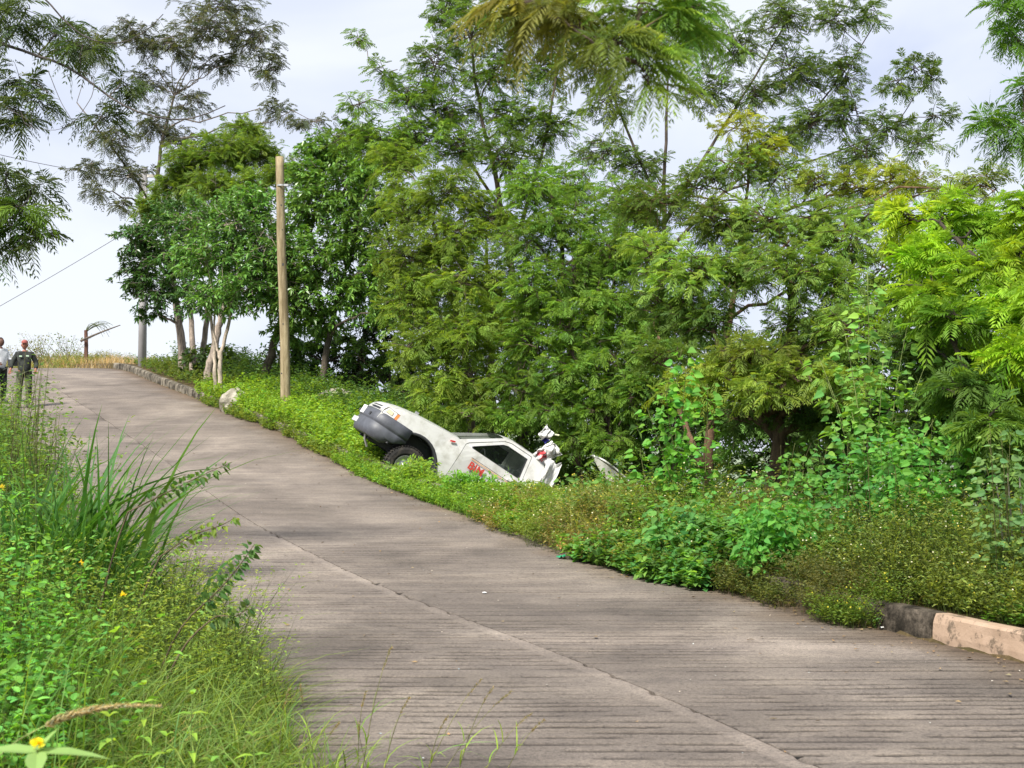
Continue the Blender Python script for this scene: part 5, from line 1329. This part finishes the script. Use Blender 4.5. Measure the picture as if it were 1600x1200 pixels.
    for k, (x, y) in enumerate(path):
        cut = max(0, .66 - x) * .55            # lower edge rises towards the wheel opening
        rows.append([(x + nor[k, 0] * a, y + nor[k, 1] * a, max(b, .10 + cut)) for a, b in prof])
    mb = MB(); mb.grid(rows, flip=True); o = obj('front_bumper', mb, bump_, smooth=True)
    md = o.modifiers.new('thickness', 'SOLIDIFY'); md.thickness = .012
    mb = MB(); mb.box((1.035, .50, .47), (.02, .13, .06)); obj('fog_lamp_recess', mb, black, o)
    mb = MB(); mb.box((1.05, -.50, .47), (.02, .13, .06)); obj('fog_lamp_recess', mb, black, o)
    mb = MB(); mb.box((1.065, -.12, .50), (.012, .34, .16)); obj('number_plate', mb, mat('plate_white', (.75, .75, .74), rough=.4), o)
    mb = MB(); mb.box((1.00, -.42, .27), (.10, .55, .10)); obj('bent_valance', mb, mat('bare_metal_grey', (.42, .43, .42), rough=.5), o)
    mb = MB(); mb.tube([(.90, .35, .17), (.82, .33, .02), (.70, .30, -.08)], .025, 6, (.35, .35, .34)); obj('tow_bracket', mb, M['metal'], o)
    # underside
    mb = MB()
    for sg in (1, -1): mb.box((-1.2, sg * .42, .12), (4.0, .09, .14))
    obj('chassis_rail', mb, black)['kind'] = 'stuff'
    mb = MB(); mb.tube([(0, -.70, 0), (0, .70, 0)], .045, 8); obj('front_axle', mb, black)
    mb = MB(); mb.box((.1, 0, .38), (1.0, .9, .36)); obj('engine', mb, black)
    mb = MB(); mb.box((-1.45, 0, .30), (1.7, 1.45, .04)); obj('cab_floor', mb, black)
    mb = MB(); mb.box((-.62, 0, .62), (.06, 1.42, .62)); obj('firewall', mb, black)
    fabric = mat('seat_fabric', (.10, .11, .12), rough=.9)
    for sg in (1, -1):
        mb = MB(); mb.box((-1.95, sg * .36, .80), (.14, .46, .55)); mb.box((-1.72, sg * .36, .50), (.5, .48, .14)); obj('seat', mb, fabric)
        o = bpy.context.scene.objects[-1] if False else None
    mb = MB(); A = np.linspace(0, 2 * math.pi, 17)
    mb.tube([(-1.28 + .07 * math.cos(a), .36 + .18 * math.sin(a), .92 + .17 * math.cos(a)) for a in A], .015, 6); obj('steering_wheel', mb, black, smooth=True)
    # wheels
    def wheel_(x, y, name='wheel'):
        w = bpy.data.objects.new(name, None); COL.objects.link(w); w.parent = t; w.location = (x, y, -.02)
        sg = 1 if y > 0 else -1
        prof = [(.205, -.10), (.25, -.125), (.32, -.125), (.362, -.105), (.375, -.06), (.378, 0), (.375, .06), (.362, .105), (.32, .125), (.25, .125), (.205, .10)]
        A = np.linspace(0, 2 * math.pi, 49)
        rows = [[((r_ + (.006 if (i % 2 and r_ > .355) else 0)) * math.cos(a), yy, (r_ + (.006 if (i % 2 and r_ > .355) else 0)) * math.sin(a)) for r_, yy in prof] for i, a in enumerate(A)]
        mb = MB(); mb.grid(rows); mb.build('tyre', rubber, w)
        mb = MB(); n_ = 44
        for i in range(n_):
            a = 2 * math.pi * i / n_
            for s_ in (-1, 1):
                Rm = Matrix.Rotation(-a, 3, 'Y') @ Matrix.Rotation(s_ * .35, 3, 'X')
                mb.box((.384 * math.cos(a), s_ * .072, .384 * math.sin(a)), (.022, .085, .030), R=np.array(Matrix.Rotation(-a, 3, 'Y')))
        o = mb.build('tread_blocks', rubber, w); o['kind'] = 'stuff'
        prof = [(.208, .10), (.20, .105), (.185, .06), (.17, .03), (.09, .035), (.07, .06), (.06, .075), (.0, .078)]
        rows = [[(r_ * math.cos(a), sg * yy, r_ * math.sin(a)) for r_, yy in prof] for a in A]
        mb = MB(); mb.grid(rows, flip=sg > 0)
        rows = [[(.207 * math.cos(a), sg * yy, .207 * math.sin(a)) for yy in (.10, -.10)] for a in A]; mb.grid(rows)
        mb.build('rim', mat('steel_rim', (.50, .50, .48), rough=.35, metal=.6), w, smooth=True)
        return w
    wheel_(0, .74); wheel_(0, -.80)
    wheel_(-3.1, .74); wheel_(-3.1, -.74)
    # load bed, mostly hidden below the weeds
    for sg in (1, -1):
        sheet('bed_side', [(-2.62, .86), (-4.3, .86), (-4.3, .25), (-3.66, .2)] + [(-3.1 + .52 * math.cos(a), .05 + .52 * math.sin(a)) for a in np.linspace(math.pi, 0, 12)] + [(-2.62, .2)], [], sg * .8, .03, white, t, side_y)
    mb = MB(); mb.box((-3.46, 0, .34), (1.66, 1.5, .03)); obj('bed_floor', mb, white)
    mb = MB(); mb.box((-4.3, 0, .56), (.03, 1.5, .56)); obj('tailgate', mb, white)
    # red marker and small mirror stub
    mb = MB(); mb.box((-.50, .835, .86), (.10, .016, .03), R=np.array(Matrix.Rotation(.35, 3, 'Y'))); obj('red_marker', mb, mat('red_plastic', (.5, .03, .03), rough=.4))
    mb = MB(); mb.box((.12, -.30, .985), (.07, .05, .06)); obj('bonnet_bracket', mb, M['metal'])
    return t, R, origin
build_truck()

def build_debris():
    # white curved body panel lying among the trees to the right
    c = P(952, 722, 27.2); t = empty('body_panel', c, 'curved white torn-off vehicle panel lying in the undergrowth right of the truck', 'panel')
    n = 16; rows = []
    for i in range(n):
        u = i / (n - 1); r_ = []
        x = -.30 + .72 * u; z = .13 - .52 * u ** 1.15 + .05 * math.sin(u * 3)
        for v in np.linspace(0, 1, 6):
            r_.append((x - .05 * v, .05 + .25 * v, z + .02 * math.sin(v * 3) ))
        rows.append(r_)
    mb = MB(); mb.grid(rows, col=(.78, .78, .76)); o = mb.build('panel_edge', M['tint'], t, smooth=True)
    md = o.modifiers.new('thickness', 'SOLIDIFY'); md.thickness = .03
    rows = [[(-.28 + .62 * u + .0 * v, .04 + .02 * v, (.10 - .52 * (.9 * u) ** 1.15) - v * .28 * math.sin(math.pi * min(1, u * 1.05 + .08))) for v in np.linspace(0, 1, 5)] for u in np.linspace(0, .75, 12)]
    mb = MB(); mb.grid(rows, col=(.42, .42, .38)); o = mb.build('panel_face', M['tint'], t)
    md = o.modifiers.new('thickness', 'SOLIDIFY'); md.thickness = .02
    # litter
    for (px, py, name, lab, col, s_, dz) in [(884, 869, 'plastic_wrapper', 'crumpled orange-brown wrapper lying at the road edge by the weeds', (.78, .36, .17), .22, .10), (878, 882, 'plastic_scrap', 'small green plastic scrap on the road just below the orange wrapper', (.02, .25, .12), .13, .04),
                                        (1380, 989, 'paper_scrap', 'white scrap on the road at the near end of the dark kerb block', (.8, .8, .78), .035, .02), (1331, 972, 'paper_scrap', 'pale scrap under the weed tuft growing at the kerb', (.72, .72, .66), .05, .02), (757, 939, 'paper_scrap', 'white flake on the road by the centre joint', (.7, .7, .7), .05, .006)]:
        g = G(px, py); n = 7; rows = []
        for i in range(n):
            rows.append([((i / 6 - .5) * s_ * (1 + .3 * vnoise(i, j, 1, 5)), (j / 6 - .5) * s_ * .7, dz * vnoise(i * 1.3, j * 1.7, 1, 7) + .004) for j in range(n)])
        cc = [tuple(np.asarray(col) * (1.0 if vnoise(i, j, .9, 9) > .4 else 1.15)) for i in range(n) for j in range(n)]
        mb = MB(); mb.grid(rows, col=np.array(cc)); o = mb.build(name, M['tint']); o.location = (g[0], g[1], float(zr(g[1])) + .006); o.rotation_euler = (0, 0, rng.uniform(0, 3))
        md = o.modifiers.new('thickness', 'SOLIDIFY'); md.thickness = .003
        tag(o, lab, 'litter')
    mb = MB(); n = 520
    y = rng.uniform(7, 30, n); e = rng.random(n) < .7
    off = np.where(e, np.abs(rng.normal(size=n)) * .35 + .02, rng.uniform(.2, 5.5, n))
    x = xe(y) - off * 1.1; p = np.stack([x, y, zr(y) + .012], 1)
    a_ = rng.uniform(0, 6.28, n); D = np.stack([np.cos(a_), np.sin(a_), np.zeros(n)], 1)
    kites(mb, p, D, np.array([0, 0, 1.0]) + rng.normal(size=(n, 3)) * .25, rng.uniform(.02, .06, n), rng.uniform(.012, .03, n), cols((.22, .15, .07), n, .3))
    n = 260; y = rng.uniform(6, 26, n); x = rng.uniform(0, 1, n) * (xe(y) - xl(y)) + xl(y); p = np.stack([x, y, zr(y) + .010], 1)
    a_ = rng.uniform(0, 6.28, n); D = np.stack([np.cos(a_), np.sin(a_), np.zeros(n)], 1)
    kites(mb, p, D, np.array([0, 0, 1.0]) + rng.normal(size=(n, 3)) * .3, rng.uniform(.008, .022, n), rng.uniform(.008, .018, n), cols((.50, .47, .42), n, .3))
    o = mb.build('leaf_litter', M['tint']); tag(o, 'dry leaf fragments and grit scattered over the concrete road', 'litter', None, 'stuff')
    # boulder and rubble
    for (px, py, Y, r_, lab, name) in [(366, 632, 35.8, (.40, .32, .42), 'pale rounded boulder by the kerb between the pale stems and the wooden pole', 'boulder'), (523, 625, 35.5, (.55, .3, .30), 'brown earthy rock behind the bright weeds left of the truck', 'rock'), (590, 872, 0, (0, 0, 0), '', '')]:
        if not name: continue
        c = P(px, py, Y); n, m = 14, 20; rows = []
        for i in range(n):
            th = math.pi * i / (n - 1)
            row = []
            for j in range(m + 1):
                ph = 2 * math.pi * (j % m) / m
                d = np.array([math.sin(th) * math.cos(ph), math.sin(th) * math.sin(ph), math.cos(th)])
                k = 1 + .30 * (vnoise(d[0] * 2 + 5, d[1] * 2 + d[2] * 3, 1.3, 14) - .5) + .1 * (vnoise(d[0] * 5, d[2] * 5 + d[1] * 4, 1.3, 15) - .5)
                row.append(tuple(np.asarray(r_) * d * k))
            rows.append(row)
        mb = MB(); mb.grid(rows, flip=True); o = mb.build(name, M['rock'], smooth=False); o.location = c; tag(o, lab, 'rock')
build_debris()

# ------------------------------------------------------------------ poles and wires
def build_poles():
    Y = 34.4; b = P(447, 662, Y); top = P(437, 245, Y - .3)
    t = empty('wooden_pole', b, 'bare round wooden utility pole with a metal clamp near its top, leaning slightly left', 'pole')
    ln = smooth_line([b - np.array([0, 0, .4]), b + (top - b) * .33 + [.02, 0, 0], b + (top - b) * .66 - [.015, 0, 0], top], 30)
    mb = MB(); mb.tube(ln - b, np.linspace(.128, .098, 30), 18, (.33, .28, .185), wob=.016); mb.build('shaft', M['wood'], t, smooth=True)
    k = P(440, 290, Y - .3) - b
    A = np.linspace(0, 2 * math.pi, 25)
    mb = MB(); mb.grid([[(k[0] + .112 * math.cos(a), k[1] + .112 * math.sin(a), k[2] + z) for z in (-.02, .02)] for a in A]); o = mb.build('clamp', M['metal'], t)
    md = o.modifiers.new('t', 'SOLIDIFY'); md.thickness = .008
    mb = MB(); mb.box((k[0] + .12, k[1] - .06, k[2]), (.10, .05, .05)); mb.build('clamp_bolt', M['metal'], t)
    for (dz, s_) in [(-.50, .02), (-1.1, .016), (-1.95, .03), (-3.4, .018), (-4.6, .018), (-.28, .012)]:
        mb = MB(); mb.box((k[0] + .045 + rng.normal() * .02 - dz * .003, k[1] - .105, k[2] + dz), (s_ * 1.3, .03, s_ * 2)); mb.build('bolt_hole', M['black'], t)
    Y = 48.3; b = P(222, 586, Y)
    t = empty('concrete_post', b, 'grey concrete utility post at the top of the hill, its upper part hidden by leaves', 'pole')
    top = b + np.array([.0, 0, 7.2])
    mb = MB(); mb.tube([[0, 0, -.6], [0, 0, 3.5], [0, 0, 7.2]], [.15, .13, .105], 14); mb.build('shaft', M['post_concrete'], t, smooth=True)
    mb = MB(); mb.box((0, 0, 6.9), (1.2, .09, .10)); mb.build('cross_arm', M['wood'], t)
    def wire(a, b, sag, lab, r_=.010):
        tt = np.linspace(0, 1, 30)[:, None]; p = a * (1 - tt) + b * tt; p[:, 2:] -= sag * 4 * tt * (1 - tt)
        mb = MB(); mb.tube(p, r_, 4, cap=False); o = mb.build('power_line', M['wire']); tag(o, lab, 'wire')
    wire(P(221, 348, Y), P(-420, 700, 42), .2, 'lower thin power line sloping down to the left behind the trees')
    wire(P(222, 280, Y), P(-300, 150, 40), .35, 'upper faint power line crossing the sky at left')
    # broken fence post with a leaning stick
    b = P(134, 560, 55.5); t = empty('fence_post', b, 'short broken brown fence post on the crest', 'post')
    mb = MB(); mb.tube([[0, 0, -.4], [.02, 0, .5], [-.01, 0, 1.12]], [.085, .08, .07], 7, (.16, .09, .07), wob=.06); mb.build('post', M['bark'], t)
    a = P(126, 533, 55.3); c = P(188, 508, 55.3); mb = MB(); mb.tube(smooth_line([a, (a + c) / 2 + [0, 0, .03], c], 8), np.linspace(.055, .02, 8), 5, (.15, .13, .11)); o = mb.build('stick', M['bark']); tag(o, 'long bare stick propped slantwise on the broken fence post', 'stick')
build_poles()

# ------------------------------------------------------------------ people
def skin_mesh(name, V, E, Rr, m, parent, sub=2):
    me = bpy.data.meshes.new(name); me.from_pydata([tuple(v) for v in V], E, []); me.materials.append(m)
    o = bpy.data.objects.new(name, me); COL.objects.link(o); o.parent = parent
    md = o.modifiers.new('skin', 'SKIN'); md.use_smooth_shade = True
    sk = me.skin_vertices[0].data
    for i, r_ in enumerate(Rr):
        sk[i].radius = (r_, r_) if not isinstance(r_, tuple) else r_
    sk[0].use_root = True
    s_ = o.modifiers.new('sub', 'SUBSURF'); s_.levels = sub; s_.render_levels = sub
    return o

def blob(name, c, r_, m, parent, fn=None, n=12, m2=16):
    rows = []
    for i in range(n):
        th = math.pi * i / (n - 1); row = []
        for j in range(m2 + 1):
            ph = 2 * math.pi * (j % m2) / m2
            d = Vector((math.sin(th) * math.cos(ph), math.sin(th) * math.sin(ph), math.cos(th)))
            k = fn(d) if fn else 1
            row.append((c[0] + r_[0] * d.x * k, c[1] + r_[1] * d.y * k, c[2] + r_[2] * d.z * k))
        rows.append(row)
    mb = MB(); mb.grid(rows, flip=True); return mb.build(name, m, parent, smooth=True)

def person(label, loc, yaw, shirt_col, trouser_mat, shirt_mat, arms, skin_c, cap=None, hair=None):
    t = empty('person', loc, label, 'person', rot=(0, 0, yaw))
    sk = mat('skin', skin_c, rough=.6)
    # faces -y before yaw; z up; standing 1.74 m
    (le, lh), (re_, rh) = arms
    V = [(0, 0, .95), (0, .01, 1.15), (0, 0, 1.36), (0, -.01, 1.46), (0, -.015, 1.53),
         (.17, 0, 1.40), le, lh, (-.17, 0, 1.40), re_, rh,
         (.10, 0, .90), (.11, -.01, .50), (.11, .02, .09), (.12, -.13, .035), (-.10, 0, .90), (-.12, -.02, .50), (-.13, .02, .09), (-.14, -.13, .035)]
    E = [(0, 1), (1, 2), (2, 3), (3, 4), (2, 5), (5, 6), (6, 7), (2, 8), (8, 9), (9, 10), (0, 11), (11, 12), (12, 13), (13, 14), (0, 15), (15, 16), (16, 17), (17, 18)]
    Rr = [.13, .12, .13, .06, .055, .06, .042, .03, .06, .042, .03, .085, .06, .04, .035, .085, .06, .04, .035]
    body = skin_mesh('body', V, E, Rr, sk, t)
    def hf(d):
        k = 1.0
        if d.y < -.6 and abs(d.x) < .25 and -.25 < d.z < .1: k = 1.16     # nose
        if d.z < -.4: k *= .96
        return k
    blob('head', (0, -.02, 1.635), (.078, .098, .12), sk, body, hf)
    eye = M['black']
    for sx in (.03, -.03): blob('eye', (sx, -.105, 1.645), (.011, .008, .008), eye, body, n=6, m2=8)
    for sx in (.08, -.08): blob('ear', (sx, -.01, 1.63), (.014, .025, .034), sk, body, n=6, m2=8)
    mb = MB(); mb.box((0, -.113, 1.575), (.045, .008, .009), col=(.2, .07, .06)); mb.build('mouth', M['tint'], body)
    for (h, e) in ((lh, le), (rh, re_)):
        h = Vector(h); d = (h - Vector(e)).normalized(); s_ = d.cross(Vector((0, 1, .01))).normalized()
        for q in range(4):
            st = h + s_ * (q - 1.5) * .018 + d * .03; L_ = [.070, .082, .078, .060][q]
            mb = MB(); mb.tube([st, st + d * L_ * .5, st + d * L_ * .9 + Vector((0, -.018, 0))], [.0095, .009, .007], 6); mb.build('finger', sk, body, smooth=True)
        st = h + s_ * .03; mb = MB(); mb.tube([st, st + s_ * .025 + d * .02, st + s_ * .03 + d * .05], [.011, .010, .008], 6); mb.build('thumb', sk, body, smooth=True)
        blob('palm', tuple(h + d * .012), (.035, .02, .04), sk, body, n=8, m2=10)
    # clothes
    def mixp(a, b, f): return tuple(Vector(a).lerp(Vector(b), f))
    V2 = [(0, 0, .84), (0, .01, 1.15), (0, 0, 1.35), (0, -.005, 1.45), (.18, 0, 1.40), le, mixp(le, lh, .75), (-.18, 0, 1.40), re_, mixp(re_, rh, .75)]
    skin_mesh('shirt', V2, [(0, 1), (1, 2), (2, 3), (2, 4), (4, 5), (5, 6), (2, 7), (7, 8), (8, 9)], [(.19, .15), (.175, .145), (.19, .145), .085, .085, .065, .055, .085, .065, .055], shirt_mat, t)
    V3 = [(0, 0, 1.06), (.10, 0, .88), (.115, -.01, .50), (.115, .015, .10), (-.10, 0, .88), (-.125, -.02, .50), (-.135, .015, .10)]
    skin_mesh('trousers', V3, [(0, 1), (1, 2), (2, 3), (0, 4), (4, 5), (5, 6)], [(.17, .13), .115, .09, .075, .115, .09, .075], trouser_mat, t)
    for (x, ) in ((.118,), (-.138,)):
        blob('boot', (x, -.05, .05), (.052, .14, .065), M['black'], t, n=8, m2=10)
    if cap is not None:
        cm = mat('cap_cloth', cap, rough=.8)
        c_ = blob('cap', (0, -.01, 1.70), (.088, .105, .075), cm, t, lambda d: 1 if d.z > -.1 else .9)
        mb = MB(); mb.grid([[(x, -.10 - .07 * v * math.cos(x * 12), 1.690 - .01 * v) for v in (0, 1)] for x in np.linspace(-.07, .07, 9)]); o = mb.build('peak', cm, c_)
        md = o.modifiers.new('t', 'SOLIDIFY'); md.thickness = .006
    if hair is not None:
        blob('hair', (0, .0, 1.665), (.084, .100, .105), mat('hair', hair, rough=.9), t, lambda d: 1 if d.y > -.3 or d.z > .5 else .8)
    return t

def build_people():
    camo = mat('camouflage_cloth', (.055, .065, .045), rough=.9, noise=[(9, 3, (.35, .4, .35), (1.9, 1.7, 1.5), .42, .56)])
    dark = mat('dark_uniform_cloth', (.030, .034, .032), rough=.9, noise=[(9, 3, (.6, .6, .6), (1.5, 1.5, 1.4), .4, .6)])
    wht = mat('white_cloth', (.70, .72, .74), rough=.9)
    loc = P(37, 642, 36.6); loc[2] = float(zr(36.6)) + .006
    arms = (((.30, .03, 1.16), (.28, -.10, .95)), ((-.31, .02, 1.16), (-.34, -.08, .96)))
    t = person('man in a dark shirt, camouflage trousers and reddish cap standing on the road uphill', loc, .25, None, camo, dark, arms, (.30, .13, .09), cap=(.30, .09, .08))
    for (x, z) in ((.085, 1.345), (-.085, 1.335)):
        mb = MB(); mb.box((x, -.150, z), (.07, .012, .035)); mb.build('chest_badge', mat('badge_green', (.42, .56, .40), rough=.6), t)
    loc = P(-1, 640, 37.6); loc[2] = float(zr(37.6)) + .006
    arms = (((.26, -.06, 1.15), (.22, -.28, 1.10)), ((-.28, .0, 1.14), (-.20, -.20, 1.05)))
    t = person('man in a white shirt and black trousers at the left edge holding a dark case', loc, 1.0, None, dark, wht, arms, (.10, .05, .035), hair=(.02, .015, .012))
    h = t.matrix_basis.to_3x3() if False else None
    R = Matrix.Rotation(1.0, 3, 'Z'); q = Vector(loc) + R @ Vector((.12, -.38, 1.08))
    mb = MB(); mb.box((0, 0, 0), (.24, .12, .17)); mb.box((0, 0, .095), (.10, .02, .02))
    o = mb.build('dark_case', M['black']); o.location = q; o.rotation_euler = (0, 0, 1.0); tag(o, 'small dark case held by the man in the white shirt', 'case')
build_people()
